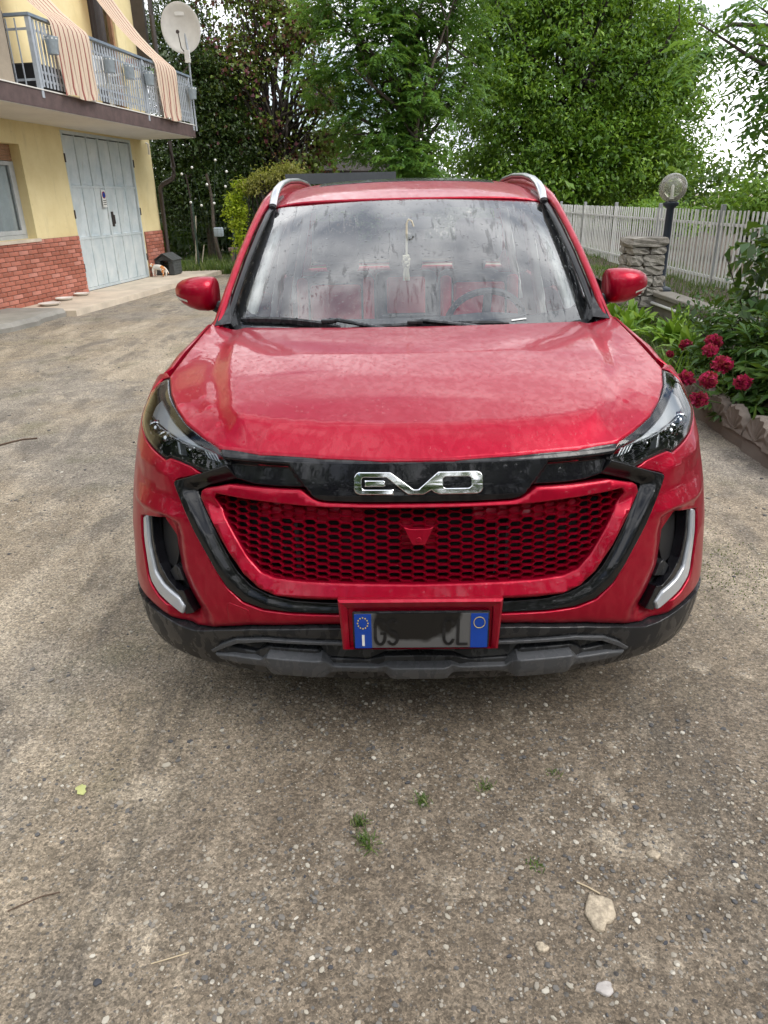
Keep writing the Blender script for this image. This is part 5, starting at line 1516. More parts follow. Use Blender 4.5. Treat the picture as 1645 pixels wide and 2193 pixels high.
# cat
def cat_mat():
    t = NT('cat_fur'); v = t.coord()
    n = t.noise(v, 5.5, 2, .5)
    c = t.ramp(n, [(0, (.70, .66, .60)), (.54, (.50, .20, .06)), (.64, (.72, .68, .62)), (.70, (.03, .025, .02)), (.76, (.72, .68, .62))], 'CONSTANT')
    return t.done(t.pbsdf(Base_Color=c, Roughness=.9, Normal=t.bump(t.noise(v, 200, 3), .4, .004)))
M['cat_fur'] = cat_mat()
def skin_mesh(name, verts, edges, radii, mat, root=0, sub=2):
    me = bpy.data.meshes.new(name); me.from_pydata(verts, edges, []); me.update()
    o = bpy.data.objects.new(name, me); COL.objects.link(o)
    m = o.modifiers.new('skin', 'SKIN'); s2 = o.modifiers.new('sub', 'SUBSURF'); s2.levels = sub; s2.render_levels = sub
    for i, r_ in enumerate(radii):
        d = me.skin_vertices[0].data[i]; d.radius = (r_, r_) if not isinstance(r_, tuple) else r_; d.use_root = (i == root)
    dg = bpy.context.evaluated_depsgraph_get(); dg.update()
    m2 = bpy.data.meshes.new_from_object(o.evaluated_get(dg)); bpy.data.objects.remove(o)
    m2.name = name; m2.materials.clear(); m2.materials.append(mat)
    m2.polygons.foreach_set('use_smooth', np.ones(len(m2.polygons), dtype=bool))
    return m2
cv = [(.12, 0, .19), (.0, 0, .20), (-.12, 0, .20), (-.17, 0, .215), (-.215, 0, .225), (-.25, 0, .215),  # 0-5 rump, belly, chest, neck, head, muzzle
      (.19, 0, .17), (.235, 0, .11), (.25, 0, .06),                                                    # tail
      (-.13, .045, .13), (-.135, .045, .06), (-.14, .045, .012), (-.13, -.045, .13), (-.125, -.045, .06), (-.13, -.045, .012),
      (.12, .05, .13), (.145, .05, .075), (.125, .05, .012), (.12, -.05, .13), (.15, -.05, .075), (.13, -.05, .012),
      (-.205, .035, .275), (-.205, -.035, .275), (-.275, 0, .205)]
ce = [(0, 1), (1, 2), (2, 3), (3, 4), (4, 5), (0, 6), (6, 7), (7, 8), (2, 9), (9, 10), (10, 11), (2, 12), (12, 13), (13, 14), (0, 15), (15, 16), (16, 17), (0, 18), (18, 19), (19, 20), (4, 21), (4, 22), (5, 23)]
cr = [.062, .062, .055, .038, .046, .030, .016, .014, .010, .028, .018, .017, .028, .018, .017, .034, .020, .018, .034, .020, .018, .010, .010, .014]
cx, cy, cz_ = H(.24, 2.60, .086)
cat = ob('cat', skin_mesh('cat', cv, ce, cr, M['cat_fur'], 1), None, (cx, cy, cz_), R(-25))
tag(cat, 'white and orange patched cat standing in front of the dog house', 'cat')
# ---------------------------------------------------------------- foliage helpers
def leaf_mat(name, stops, trans=.35, rough=.45, gloss=.5):
    t = NT(name); a = t.attr('tint'); c = t.ramp(a, stops)
    p = t.pbsdf(Base_Color=c, Roughness=rough, Specular_IOR_Level=gloss)
    tr = t.new('BsdfTranslucent'); t.put(tr.inputs[0], t.mix(.35, c, (.30, .42, .03)))
    m = t.new('MixShader'); m.inputs[0].default_value = trans
    t.l.new(p.outputs[0], m.inputs[1]); t.l.new(tr.outputs[0], m.inputs[2])
    M[name] = t.done(m); return M[name]
leaf_mat('leaf_bright', [(0, (.035, .095, .010)), (.45, (.085, .19, .016)), (.8, (.16, .29, .026)), (1, (.26, .40, .05))])
leaf_mat('leaf_locust', [(0, (.04, .11, .022)), (.5, (.085, .20, .036)), (1, (.16, .30, .06))], .45)
leaf_mat('leaf_purple', [(0, (.11, .024, .045)), (.40, (.19, .045, .07)), (.50, (.13, .17, .04)), (.75, (.18, .27, .05)), (1, (.28, .37, .08))])
leaf_mat('leaf_dark', [(0, (.018, .036, .010)), (.6, (.042, .080, .020)), (1, (.085, .13, .045))], .2, .35)
leaf_mat('leaf_wood', [(0, (.022, .056, .010)), (.6, (.055, .12, .018)), (1, (.10, .18, .03))], .35)
leaf_mat('leaf_gold', [(0, (.14, .145, .025)), (.6, (.28, .27, .06)), (1, (.38, .34, .10))], .45)
leaf_mat('leaf_lime', [(0, (.22, .32, .01)), (.6, (.40, .50, .03)), (1, (.55, .62, .07))], .45)
leaf_mat('leaf_hosta', [(0, (.07, .16, .014)), (.6, (.16, .30, .03)), (1, (.28, .43, .07))], .35)
leaf_mat('leaf_peony', [(0, (.025, .075, .012)), (.6, (.06, .14, .022)), (1, (.12, .21, .045))], .25)
leaf_mat('leaf_rose', [(0, (.018, .055, .012)), (.6, (.04, .10, .02)), (1, (.09, .17, .04))], .25)
leaf_mat('grass_blade', [(0, (.035, .075, .012)), (.6, (.075, .14, .022)), (1, (.19, .22, .07))], .35)
leaf_mat('petal_red', [(0, (.18, .002, .028)), (.5, (.38, .004, .065)), (1, (.58, .015, .12))], .25, .5)
leaf_mat('needle_dry', [(0, (.20, .15, .08)), (1, (.40, .33, .2))], .2)
simple('bark', (.085, .068, .055), .95, var=.35, scale=14, bump=.9, bscale=25)
simple('bark_dark', (.040, .032, .027), .95, var=.35, scale=14, bump=.9, bscale=25)
simple('stem_green', (.09, .14, .04), .7)

def unit(v): return v / (np.linalg.norm(v, axis=-1, keepdims=True) + 1e-9)
def leaves_geo(C, D, U, L, W, fold=.25):
    """one folded four-cornered leaf for each centre C with axis D and face normal U"""
    S = unit(np.cross(D, U)); U = unit(np.cross(S, D))
    L = np.broadcast_to(L, (len(C),))[:, None]; W = np.broadcast_to(W, (len(C),))[:, None]
    b = C - D * L * .5; tp = C + D * L * .5 - U * L * .12; m = C + D * L * .03
    V = np.stack([b, m + S * W * .5 + U * W * fold, tp, m - S * W * .5 + U * W * fold], 1)
    F = (np.arange(len(C)) * 4)[:, None] + np.array([[0, 1, 2, 3]])
    return V.reshape(-1, 3), F
def tri_geo(C, D, U, L, W, fold=.25):
    S = unit(np.cross(D, U)); U = unit(np.cross(S, D))
    L = np.broadcast_to(L, (len(C),))[:, None]; W = np.broadcast_to(W, (len(C),))[:, None]
    b = C - D * L * .5; tp = C + D * L * .5 - U * L * .15; m = C - D * L * .02
    V = np.stack([b, m + S * W * .5 + U * W * fold, tp, m - S * W * .5 + U * W * fold], 1)
    k = (np.arange(len(C)) * 4)[:, None]
    F = np.concatenate([k + np.array([[0, 1, 2]]), k + np.array([[0, 2, 3]])])
    return V.reshape(-1, 3), F
def blob_points(blobs, n, shell=.55, bump=.18, seed=1):
    r_ = np.random.default_rng(seed)
    vol = np.array([b[3] * b[4] * b[5] for b in blobs]) ** .75; vol /= vol.sum()
    k = r_.choice(len(blobs), n, p=vol); B = np.array(blobs)[k]
    d = unit(r_.normal(size=(n, 3)))
    ph = r_.random((len(blobs), 6)) * 6.28
    p = ph[k]
    bm_ = 1 + bump * (np.sin(5 * d[:, 0] + p[:, 0]) * np.sin(4 * d[:, 1] + p[:, 1]) + .7 * np.sin(9 * d[:, 2] + p[:, 2]) * np.sin(8 * d[:, 0] + p[:, 3]))
    rr = (shell + (1 - shell) * r_.random(n) ** .7) * bm_
    return B[:, :3] + d * B[:, 3:6] * rr[:, None], d
def crown(name, blobs, ncl, per, lsize, mat, parent, seed, spread=.22, aspect=.5, shell=.5, upbias=.5, tint_bias=0.0, bump=.18, droop=.15, lvar=.35, zmin=None, core=0):
    r_ = np.random.default_rng(seed)
    Pc, d = blob_points(blobs, ncl, shell, bump, seed)
    if core:
        Pk, dk = blob_points([(b[0], b[1], b[2], b[3] * .72, b[4] * .72, b[5] * .72) for b in blobs], core, .5, bump, seed + 5)
        Pc = np.concatenate([Pc, Pk]); d = np.concatenate([d, dk])
    if zmin is not None:
        k = Pc[:, 2] > zmin; Pc, d = Pc[k], d[k]
    ncl = len(Pc)
    ncl_outer = ncl - core if core else ncl
    tc_ = np.clip(r_.normal(.5 + tint_bias, .20, ncl), 0, 1)
    C = np.repeat(Pc, per, 0); n = len(C); dd = np.repeat(d, per, 0)
    C = C + r_.normal(size=(n, 3)) * spread * np.array([1, 1, .65])
    D = unit(dd * .7 + r_.normal(size=(n, 3)) * .75 + np.array([0, 0, -droop]))
    U = unit(r_.normal(size=(n, 3)) * .45 + np.repeat(r_.normal(size=(ncl, 3)), per, 0) * .35 + np.array([0, 0, upbias + .6]) + dd * .6)
    L = lsize * (1 + lvar * (r_.random(n) - .5) * 2)
    if core: L[ncl_outer * per:] *= 1.9
    V, F = leaves_geo(C, D, U, L, L * aspect)
    tint = np.clip(np.repeat(tc_, per) + r_.normal(0, .13, n), 0, 1)
    return tag(ob(name, np_mesh(name, V, F, mat, tint=np.repeat(tint, 4)), parent), kind='stuff'), Pc
def fronds(name, blobs, nfr, nleaf, flen, lsize, mat, parent, seed, shell=.5, bump=.2, aspect=.35, droop=.35, tint_bias=0.0, cluster=5, spread=.3):
    """feathery compound leaves: pairs of leaflets along an arching stalk"""
    r_ = np.random.default_rng(seed)
    Pc, d = blob_points(blobs, max(1, nfr // cluster), shell, bump, seed)
    tcl = np.repeat(np.clip(r_.normal(.5 + tint_bias, .2, len(Pc)), 0, 1), cluster)
    P = np.repeat(Pc, cluster, 0) + r_.normal(size=(len(Pc) * cluster, 3)) * spread * np.array([1, 1, .5]); d = np.repeat(d, cluster, 0)
    n = len(P)
    ax = unit(d * np.array([.8, .8, .25]) + r_.normal(size=(n, 3)) * np.array([.8, .8, .3]))
    sd_v = unit(np.cross(ax, np.array([0, 0, 1.0]))); up = unit(np.cross(sd_v, ax))
    Cs, Ds, Us, Ts = [], [], [], []
    fl = flen * (.7 + .6 * r_.random(n))[:, None]
    for k in range(nleaf):
        t = (k // 2 + 1) / (nleaf // 2 + 1); s_ = 1 if k % 2 else -1
        base = P + ax * fl * t - np.array([0, 0, 1.0]) * fl * droop * t * t
        dr = unit(sd_v * s_ + ax * .45 - np.array([0, 0, .35]) + r_.normal(size=(n, 3)) * .12)
        Cs.append(base + dr * lsize * .5); Ds.append(dr); Us.append(up + r_.normal(size=(n, 3)) * .15)
        Ts.append(np.clip(tcl + r_.normal(0, .1, n), 0, 1))
    C = np.concatenate(Cs); D = np.concatenate(Ds); U = np.concatenate(Us); T = np.concatenate(Ts)
    L = lsize * (.8 + .4 * r_.random(len(C)))
    V, F = leaves_geo(C, D, U, L, L * aspect, .1)
    return tag(ob(name, np_mesh(name, V, F, mat, tint=np.repeat(T, 4)), parent), kind='stuff'), Pc
def limb(mb, a, b, r0, r1, seed, sag=.12, n=7, sides=7):
    r_ = np.random.default_rng(seed); a = np.array(a, float); b = np.array(b, float); L = np.linalg.norm(b - a)
    pts = []
    w1, w2 = r_.normal(size=3), r_.normal(size=3)
    for i in range(n + 1):
        t = i / n
        pts.append(tuple(a + (b - a) * t + (w1 * math.sin(math.pi * t) + w2 * math.sin(2 * math.pi * t) * .5) * L * sag * .5))
    mb.tube(pts, [r0 + (r1 - r0) * (i / n) for i in range(n + 1)], sides)
    return pts
def trunk_obj(parent, base, top, r0, r1, targets, mat, seed, fork=.45, twig=.02):
    mb = MB(); pts = limb(mb, base, top, r0, r1, seed, .06, 9, 10)
    r_ = random.Random(seed)
    for i, tg in enumerate(targets):
        q = pts[min(len(pts) - 1, int(len(pts) * (fork + (1 - fork) * r_.random())))]
        pp = limb(mb, q, tg, r1 * 1.1 if r1 > .03 else .03, twig, seed + i + 1, .18, 6, 6)
    return mb.build('trunk', mat, parent, True, 60)

# ---------------------------------------------------------------- garden on the right
simple('soil', (.085, .065, .048), .95, var=.3, scale=20, bump=.8, bscale=60)
concrete('old_concrete', (.19, .175, .15))
tr_ = MB()
gx2 = np.linspace(3.48, 5.2, 12); gy2 = np.linspace(3.2, 30, 80)
def terr(x, y): return .26 + .05 * math.sin(x * 2.1 + y) + .03 * math.sin(y * 3.3)
tr_.grid([[(x, y, terr(x, y) if x < 5 else .25) for x in list(gx2) + [9, 60]] for y in gy2], flip=True)
tag(tr_.build('terrace', M['soil'], None, True), kind='structure')
bd = MB(); bd.grid([[(x, y, .02 + .10 * min(1, (x - 2.42) / .25) + .02 * math.sin(7 * y + 5 * x)) for x in np.linspace(2.42, 3.36, 10)] for y in np.linspace(2.6, 9.3, 40)], flip=True)
tag(bd.build('flower_bed', M['soil'], None, True), kind='structure')
# low retaining wall and pipe
rw = empty('retaining_wall', (0, 0, 0), 0, 'low weathered concrete wall beside the stone pillar', 'wall')
MB().box(3.30, 3.46, 2.8, 8.86, -.1, .40, bev=.012).build('wall', M['old_concrete'], rw)
MB().box(3.27, 3.50, 2.8, 8.86, .402, .455, bev=.012).build('coping', M['old_concrete'], rw)
simple('pipe_white', (.66, .66, .64), .4)
tag(MB().tube([(3.27, 8.86, .33), (3.27, 8.0, .335), (3.272, 7.0, .33), (3.27, 5.2, .33)], .017, 8).build('water_pipe', M['pipe_white'], None, True), 'thin white pipe along the low wall', 'pipe')

# stone pillar
def stone_mat():
    t = NT('rough_stone'); v = t.coord(); oi = t.new('ObjectInfo')
    n = t.noise(v, 9, 6, .7); n2 = t.noise(t.coord(scale=(1, 1, 3)), 30, 5, .7)
    c = t.ramp(n, [(.25, (.12, .11, .095)), (.5, (.27, .25, .22)), (.75, (.42, .40, .36))])
    c = t.mix(t.math('MULTIPLY', t.rng(t.noise(v, 4, 4), .55, .7), .5), c, (.12, .12, .06))
    c = t.mix(.35, c, t.ramp(oi.outputs['Random'], [(0, (.17, .15, .12)), (1, (.42, .39, .35))]))
    return t.done(t.pbsdf(Base_Color=c, Roughness=.92, Normal=t.bump(t.math('ADD', n, n2), .9, .02)))
M['rough_stone'] = stone_mat()
pil = empty('stone_pillar', (3.16, 9.06, 0), R(4), 'short rough stone pillar beside the globe lamp', 'pillar')
MB().box(-.17, .17, -.17, .17, 0, 1.0).build('core', M['mortar'] if False else M['soil'], pil)
def rough_block(x0, x1, y0, y1, z0, z1, seed):
    r_ = np.random.default_rng(seed)
    bm = bmesh.new(); bmesh.ops.create_cube(bm, size=1)
    bmesh.ops.subdivide_edges(bm, edges=bm.edges[:], cuts=2, use_grid_fill=True)
    ph = r_.random(6) * 6
    for v in bm.verts:
        c = v.co * 2; k = 1 - .06 * (abs(c.x) ** 4 * abs(c.y) ** 4 + abs(c.z) ** 4 * abs(c.x) ** 2)
        v.co = Vector(((x0 + x1) / 2 + v.co.x * (x1 - x0) * k + .010 * math.sin(7 * c.z + ph[0] + 3 * c.y), (y0 + y1) / 2 + v.co.y * (y1 - y0) * k + .010 * math.sin(6 * c.x + ph[1] + 4 * c.z), (z0 + z1) / 2 + v.co.z * (z1 - z0) * .94 + .005 * math.sin(5 * c.x + ph[2])))
        v.co += Vector(r_.normal(size=3)) * .003
    me = bpy.data.meshes.new('stone'); bm.to_mesh(me); bm.free(); me.materials.append(M['rough_stone'])
    return me
z = 0.0; sd_ = 50
for h_ in (.15, .12, .14, .10, .13, .11, .12, .09):
    w_ = .215 + random.uniform(-.012, .012); cut = random.uniform(-.08, .08); cut2 = random.uniform(-.05, .05)
    for x0, x1 in ((-w_, cut), (cut, w_)):
        for y0, y1 in ((-w_, cut2), (cut2, w_)):
            sd_ += 1; ob('stone', rough_block(x0 + .004, x1 - .004, y0 + .004, y1 - .004, z + .003, z + h_ - .003, sd_), pil)
    z += h_
sd_ += 1; ob('cap_stone', rough_block(-.235, .225, -.23, .22, z, z + .10, sd_), pil)

# globe lamp
simple('lamp_blue', (.022, .030, .045), .4, .2)
def globe_mat():
    t = NT('lamp_globe')
    tr = t.new('BsdfTransparent'); t.put(tr.inputs[0], (.92, .92, .88)); gl = t.new('BsdfGlossy'); gl.inputs['Roughness'].default_value = .08
    df = t.new('BsdfDiffuse'); t.put(df.inputs[0], (.62, .60, .52))
    fr2 = t.new('Fresnel'); fr2.inputs['IOR'].default_value = 1.5
    a = t.new('MixShader'); t.put(a.inputs[0], t.math('MULTIPLY', fr2.outputs[0], 1.0, True)); t.l.new(tr.outputs[0], a.inputs[1]); t.l.new(gl.outputs[0], a.inputs[2])
    b = t.new('MixShader'); t.put(b.inputs[0], t.rng(t.noise(t.coord(), 6, 3), .3, .8, .16, .30)); t.l.new(a.outputs[0], b.inputs[1]); t.l.new(df.outputs[0], b.inputs[2])
    return t.done(b)
M['lamp_globe'] = globe_mat()
lp = empty('garden_lamp', (3.41, 9.02, .30), 0, 'garden lamp with clear globe on a dark blue post', 'lamp')
MB().lathe([(.13, 0.0), (.13, .165), (.115, .18), (.06, .20), (.045, .24), (.042, 1.06), (.05, 1.07), (.085, 1.10), (.09, 1.125), (.06, 1.14), (.0001, 1.14)], 20).build('post', M['lamp_blue'], lp, True, 40)
MB().lathe([(.155 * math.sin(R(a)), 1.285 - .155 * math.cos(R(a))) for a in np.linspace(20, 179.9, 18)], 28).build('globe', M['lamp_globe'], lp, True, 60)
MB().lathe([(.03, 1.13), (.03, 1.17), (.018, 1.18), (.016, 1.30), (.01, 1.315), (.0001, 1.32)], 14).build('bulb', M['white_plastic'], lp, True, 40)

# white picket fence
def fence_mat():
    t = NT('fence_white'); v = t.coord()
    n = t.noise(v, 3, 5, .65); n2 = t.noise(t.coord(scale=(1, 1, .15)), 40, 4, .7)
    c = t.mix(t.rng(n, .3, .7), (.55, .55, .53), (.72, .72, .70))
    c = t.mix(t.math('MULTIPLY', t.rng(n2, .60, .72), .6), c, (.22, .17, .13))
    return t.done(t.pbsdf(Base_Color=c, Roughness=.6))
M['fence_white'] = fence_mat()
simple('post_grey', (.36, .37, .38), .5, .3, var=.12, scale=8)
fn = empty('picket_fence', (4.68, 0, 0), 0, 'long white picket fence behind the garden lamp', 'fence')
pk = MB().box(-.009, .009, -.0155, .0155, 0, 1.03, bev=.003).mesh('picket', M['fence_white'])
y = 6.9
while y < 22.4:
    o = ob('picket', pk, fn, (random.uniform(-.004, .004), y, .27 + random.uniform(-.006, .006))); o.rotation_euler = (random.uniform(-.006, .006), random.uniform(-.006, .006), 0)
    y += .118
pm_ = MB().box(-.028, .028, -.028, .028, 0, 1.22, bev=.004).mesh('post', M['post_grey'])
for y in (8.2, 10.55, 12.9, 15.3, 17.6, 19.9, 22.3): ob('post', pm_, fn, (.035, y, .15))
for z in (.42, 1.12):
    MB().box(.012, .038, 6.8, 22.4, z - .018, z + .018).build('rail', M['fence_white'], fn)

# scalloped concrete edging
concrete('edging', (.215, .18, .15))
def edging_mesh():
    mb = MB(); n = 40; w_, h_ = .135, .185
    out = []
    for i in range(n + 1):
        a = math.pi * i / n; sc_ = 1 - .06 * (1 - abs(math.sin(a * 7)))
        out.append((w_ * math.cos(a) * sc_, .05 + (h_ - .05) * math.sin(a) ** .8 * sc_))
    c = (0, .055)
    rings = []
    for t_, k in ((1.0, 0), (1.0, .018), (.93, .026), (.75, .020), (.5, .024), (.25, .018), (.12, .03)):
        rings.append([(c[0] + (x - c[0]) * t_, -k - (.010 * (math.cos(14 * math.pi * i / n) * .5 + .5) if .2 < t_ < .95 else 0), c[1] + (z_ - c[1]) * t_) for i, (x, z_) in enumerate(out)])
    mb.grid(rings)
    mb.add(rings[-1], [tuple(range(n + 1))])
    mb.box(-w_ * .98, w_ * .98, -.016, .016, -.08, .05)
    mb.add([(x, .02, z_) for x, z_ in out], [tuple(range(n + 1))[::-1]])
    mb.grid([[(x, .02, z_) for x, z_ in out], rings[0]])
    return mb.mesh('edging', M['edging'], True, 45)
em = edging_mesh()
ed = ['nearest scalloped concrete edging piece at the right border', 'second scalloped concrete edging piece from the right border', 'third scalloped concrete edging piece beside the peonies', 'fourth scalloped concrete edging piece below the peony blooms', 'fifth scalloped concrete edging piece near the headlamp', 'farthest scalloped concrete edging piece behind the headlamp']
for k in range(6):
    o = ob('edging_piece', em, None, (2.355 + .006 * k, 4.02 + .275 * k, 0.02), R(-88)); o.scale = (1.02, 1.1, 1.3); o.rotation_euler = (R(random.uniform(-6, 4)), R(random.uniform(-3, 3)), R(-88))
    tag(o, ed[k], 'edging', 'scalloped edging along the flower bed')

# ---- plants
def blade_clump(name, x, y, z0, n, length, width, mat, lab, cat, seed, arch=.8, spread=.06, up=.9, seg=4, group=None):
    r_ = np.random.default_rng(seed); mb = MB(); tint = []
    for i in range(n):
        az = r_.random() * 6.283; tilt = r_.uniform(.15, 1.0) * arch; L = length * r_.uniform(.6, 1.15); w_ = width * r_.uniform(.7, 1.2)
        bx, by = r_.normal(0, spread, 2); d = np.array([math.cos(az), math.sin(az)]); sdv = np.array([-d[1], d[0]])
        tv = r_.random(); pts = []
        p = np.array([bx, by, 0.0]); ang = math.pi / 2 - tilt * .35
        rows = []
        for s_ in range(seg + 1):
            t_ = s_ / seg
            ww = w_ * (math.sin(math.pi * min(1, t_ * .92 + .08)) ** .7) * .5
            rows.append([tuple(p + np.array([*(sdv * ww), .3 * ww])), tuple(p), tuple(p - np.array([*(sdv * ww), -.3 * ww]))])
            ang -= tilt * 1.5 / seg
            p = p + np.array([d[0] * math.cos(ang), d[1] * math.cos(ang), math.sin(ang)]) * L / seg
        mb.grid(rows); tint += [tv] * (3 * (seg + 1))
    me = np_mesh(name, np.array(mb.V), mb.F, mat, True, tint=tint)
    o = ob(name, me, None, (x, y, z0))
    return tag(o, lab, cat, group)
hl_ = ['light green hosta clump in front of the stone pillar', 'light green hosta clump nearest the car door mirror', 'light green hosta clump beside the low wall', 'light green hosta clump at the foot of the hosta row nearest the peonies', 'small hosta clump between the pillar and the car', 'hosta clump in the middle of the green row']
for k, (x, y, s_) in enumerate(((2.95, 8.35, 1.0), (2.70, 8.55, .85), (3.10, 7.55, .95), (2.92, 6.75, .9), (2.62, 7.75, .9), (2.95, 7.30, .95))):
    blade_clump('hosta', x, y, .10, 46, .40 * s_, .075 * s_, M['leaf_hosta'], hl_[k], 'plant', 100 + k, arch=1.15, group='hostas along the low wall')

def peony_flower(parent, loc, rad, seed):
    r_ = np.random.default_rng(seed); n = 120
    d = unit(r_.normal(size=(n, 3)) + np.array([0, 0, .35]))
    k = .35 + .65 * r_.random(n) ** .5
    C = d * (rad * k)[:, None] * np.array([1, 1, .82])
    D = unit(d + np.array([0, 0, .55]) + r_.normal(size=(n, 3)) * .45); U = unit(d + r_.normal(size=(n, 3)) * .5)
    V, F = leaves_geo(C, D, U, rad * (.55 + .35 * r_.random(n)), rad * (.5 + .3 * r_.random(n)), .35)
    t_ = np.clip(.25 + .6 * k + r_.normal(0, .15, n), 0, 1)
    o = ob('flower', np_mesh('flower', V, F, M['petal_red'], tint=np.repeat(t_, 4)), parent, loc)
    o['kind'] = 'stuff'
    return o
def peony(base, flowers, blobs, nleaf, lab, seed):
    e = empty('peony_bush', base, 0, lab, 'peony', 'peonies in the flower bed')
    st = MB(); r_ = np.random.default_rng(seed)
    B = [(b[0] - base[0], b[1] - base[1], b[2] - base[2], *b[3:]) for b in blobs]
    for i, f in enumerate(flowers):
        L = (f[0] - base[0], f[1] - base[1], f[2] - base[2])
        limb(st, (r_.normal(0, .05), r_.normal(0, .05), -.02), L, .006, .004, seed + i, .12, 6, 5)
        peony_flower(e, L, f[3] if len(f) > 3 else .065, seed * 7 + i)
    for i in range(14):
        b = B[i % len(B)]
        limb(st, (r_.normal(0, .06), r_.normal(0, .06), -.02), (b[0] + r_.normal(0, b[3] * .4), b[1] + r_.normal(0, b[4] * .4), b[2] + b[5] * r_.uniform(-.2, .6)), .006, .003, seed + 40 + i, .12, 5, 5)
    st.build('stem', M['stem_green'], e, True)
    # divided leaves in threes
    Pc, d = blob_points(B, nleaf, .35, .15, seed)
    C, D, U, T = [], [], [], []
    for j in range(7):
        ang = (j - 3) * .42
        ax = unit(d * np.array([1, 1, .3]) + r_.normal(size=d.shape) * .45) if j == 0 else ax
        sdv = unit(np.cross(ax, np.array([0, 0, 1.])))
        dr = unit(ax * math.cos(ang) + sdv * math.sin(ang) + np.array([0, 0, -.12]) + r_.normal(size=d.shape) * .08)
        C.append(Pc + dr * .062); D.append(dr); U.append(np.tile([0, 0, 1.], (len(Pc), 1)) + r_.normal(size=d.shape) * .25)
        if j == 0: tt = np.clip(r_.normal(.5, .22, len(Pc)), 0, 1)
        T.append(tt)
    C, D, U, T = map(np.concatenate, (C, D, U, T))
    L = .115 * (.7 + .5 * r_.random(len(C)))
    V, F = leaves_geo(C, D, U, L, L * .27, .15)
    tag(ob('foliage', np_mesh('foliage', V, F, M['leaf_peony'], tint=np.repeat(T, 4)), e), kind='stuff')
peony((2.62, 4.95, .08), [(2.40, 5.2, .55, .055), (2.30, 4.81, .47, .062), (2.25, 4.90, .55, .045), (2.13, 4.94, .35, .055), (2.17, 4.68, .40, .055), (2.35, 4.58, .40, .052), (2.15, 4.74, .25, .055)],
      [(2.72, 5.0, .44, .34, .55, .30), (2.64, 4.55, .38, .22, .35, .24), (2.56, 5.3, .32, .18, .4, .2), (2.80, 5.5, .45, .3, .4, .3), (2.75, 4.4, .40, .25, .35, .3), (2.42, 4.95, .20, .16, .4, .10)], 470, 'peony bush with seven crimson blooms beside the headlamp', 21)
peony((2.68, 6.1, .08), [(2.49, 5.88, .40, .045), (2.42, 6.0, .30, .03)], [(2.66, 6.0, .22, .24, .35, .14)], 80, 'peony bush with one small bloom near the hostas', 23)
blade_clump('lily_leaves', 2.66, 4.30, .10, 60, .30, .016, M['leaf_peony'], 'narrow grassy leaves arching over the concrete edging', 'plant', 61, arch=1.3, spread=.12)
blade_clump('lily_leaves', 2.50, 5.75, .06, 70, .36, .018, M['leaf_hosta'], 'thin pale green leaves behind the red headlamp', 'plant', 62, arch=1.2, spread=.16)
# rose bush, big glossy leaves
rb = empty('rose_bush', (2.95, 5.45, .1), 0, 'tall rose bush with large dark glossy leaves at the right border', 'bush')
st = MB(); tg = []
for i in range(12):
    a = (random.uniform(-.30, .35), random.uniform(-.75, .6), random.uniform(.45, 1.05)); tg.append(a)
    limb(st, (random.uniform(-.06, .06), random.uniform(-.06, .06), -.05), a, .010, .004, 300 + i, .12, 7, 6)
st.build('stem', M['bark_dark'], rb, True)
crown('foliage', [(0, -.15, .72, .34, .75, .42), (.05, -.5, .60, .25, .4, .35), (-.1, .1, 1.0, .2, .3, .2)], 110, 7, .105, M['leaf_rose'], rb, 31, spread=.075, aspect=.6, shell=.4, droop=.4)
rb2 = empty('rose_bush', (3.05, 6.55, .1), 0, 'thin straggly rose growing against the low wall', 'bush')
st = MB()
for i in range(7): limb(st, (0, 0, -.05), (random.uniform(-.35, .2), random.uniform(-.35, .35), random.uniform(.35, .62)), .007, .003, 330 + i, .14, 7, 6)
st.build('stem', M['bark_dark'], rb2, True)
crown('foliage', [(-.05, 0, .48, .36, .4, .2)], 55, 7, .05, M['leaf_rose'], rb2, 33, spread=.06, aspect=.55)

# grass on the terrace and along the bed
def grass(name, region, n, hmin, hmax, lab, seed, zf, wid=.006):
    r_ = np.random.default_rng(seed); P = region(r_, n); n = len(P)
    h_ = r_.uniform(hmin, hmax, n); az = r_.random(n) * 6.28; le = r_.uniform(.1, .8, n) * h_
    d = np.stack([np.cos(az), np.sin(az), 0 * az], 1); s_ = np.stack([-d[:, 1], d[:, 0], 0 * az], 1) * wid
    b = np.column_stack([P, zf(P)])
    m = b + d * (le * .35)[:, None] + np.array([0, 0, 1]) * (h_ * .6)[:, None]; tp = b + d * le[:, None] + np.array([0, 0, 1]) * h_[:, None]
    V = np.stack([b - s_, b + s_, m + s_ * .7, m - s_ * .7, tp], 1).reshape(-1, 3)
    k = (np.arange(n) * 5)[:, None]
    F = np.concatenate([k + np.array([[0, 1, 2]]), k + np.array([[0, 2, 3]]), k + np.array([[3, 2, 4]])])
    return tag(ob(name, np_mesh(name, V, F, M['grass_blade'], tint=np.repeat(r_.random(n), 5))), lab, 'grass', kind='stuff')
grass('terrace_grass', lambda r_, n: np.stack([r_.uniform(3.5, 5.6, n), r_.uniform(6.5, 22, n)], 1), 15000, .03, .13, 'rough grass at the foot of the white fence', 41, lambda P: np.array([terr(a, b) - .02 for a, b in P]))
grass('bed_grass', lambda r_, n: np.stack([2.42 + .9 * r_.random(n), r_.uniform(5.4, 9.2, n)], 1), 6000, .04, .15, 'low weeds and grass between the hostas', 42, lambda P: np.full(len(P), .09), .005)
def verge(r_, n):
    y = r_.uniform(5.3, 9.0, n); return np.stack([2.36 - .12 * r_.random(n) ** 2, y], 1)
grass('verge_weeds', verge, 700, .02, .09, 'thin weeds along the gravel edge of the bed', 43, lambda P: np.zeros(len(P)), .004)
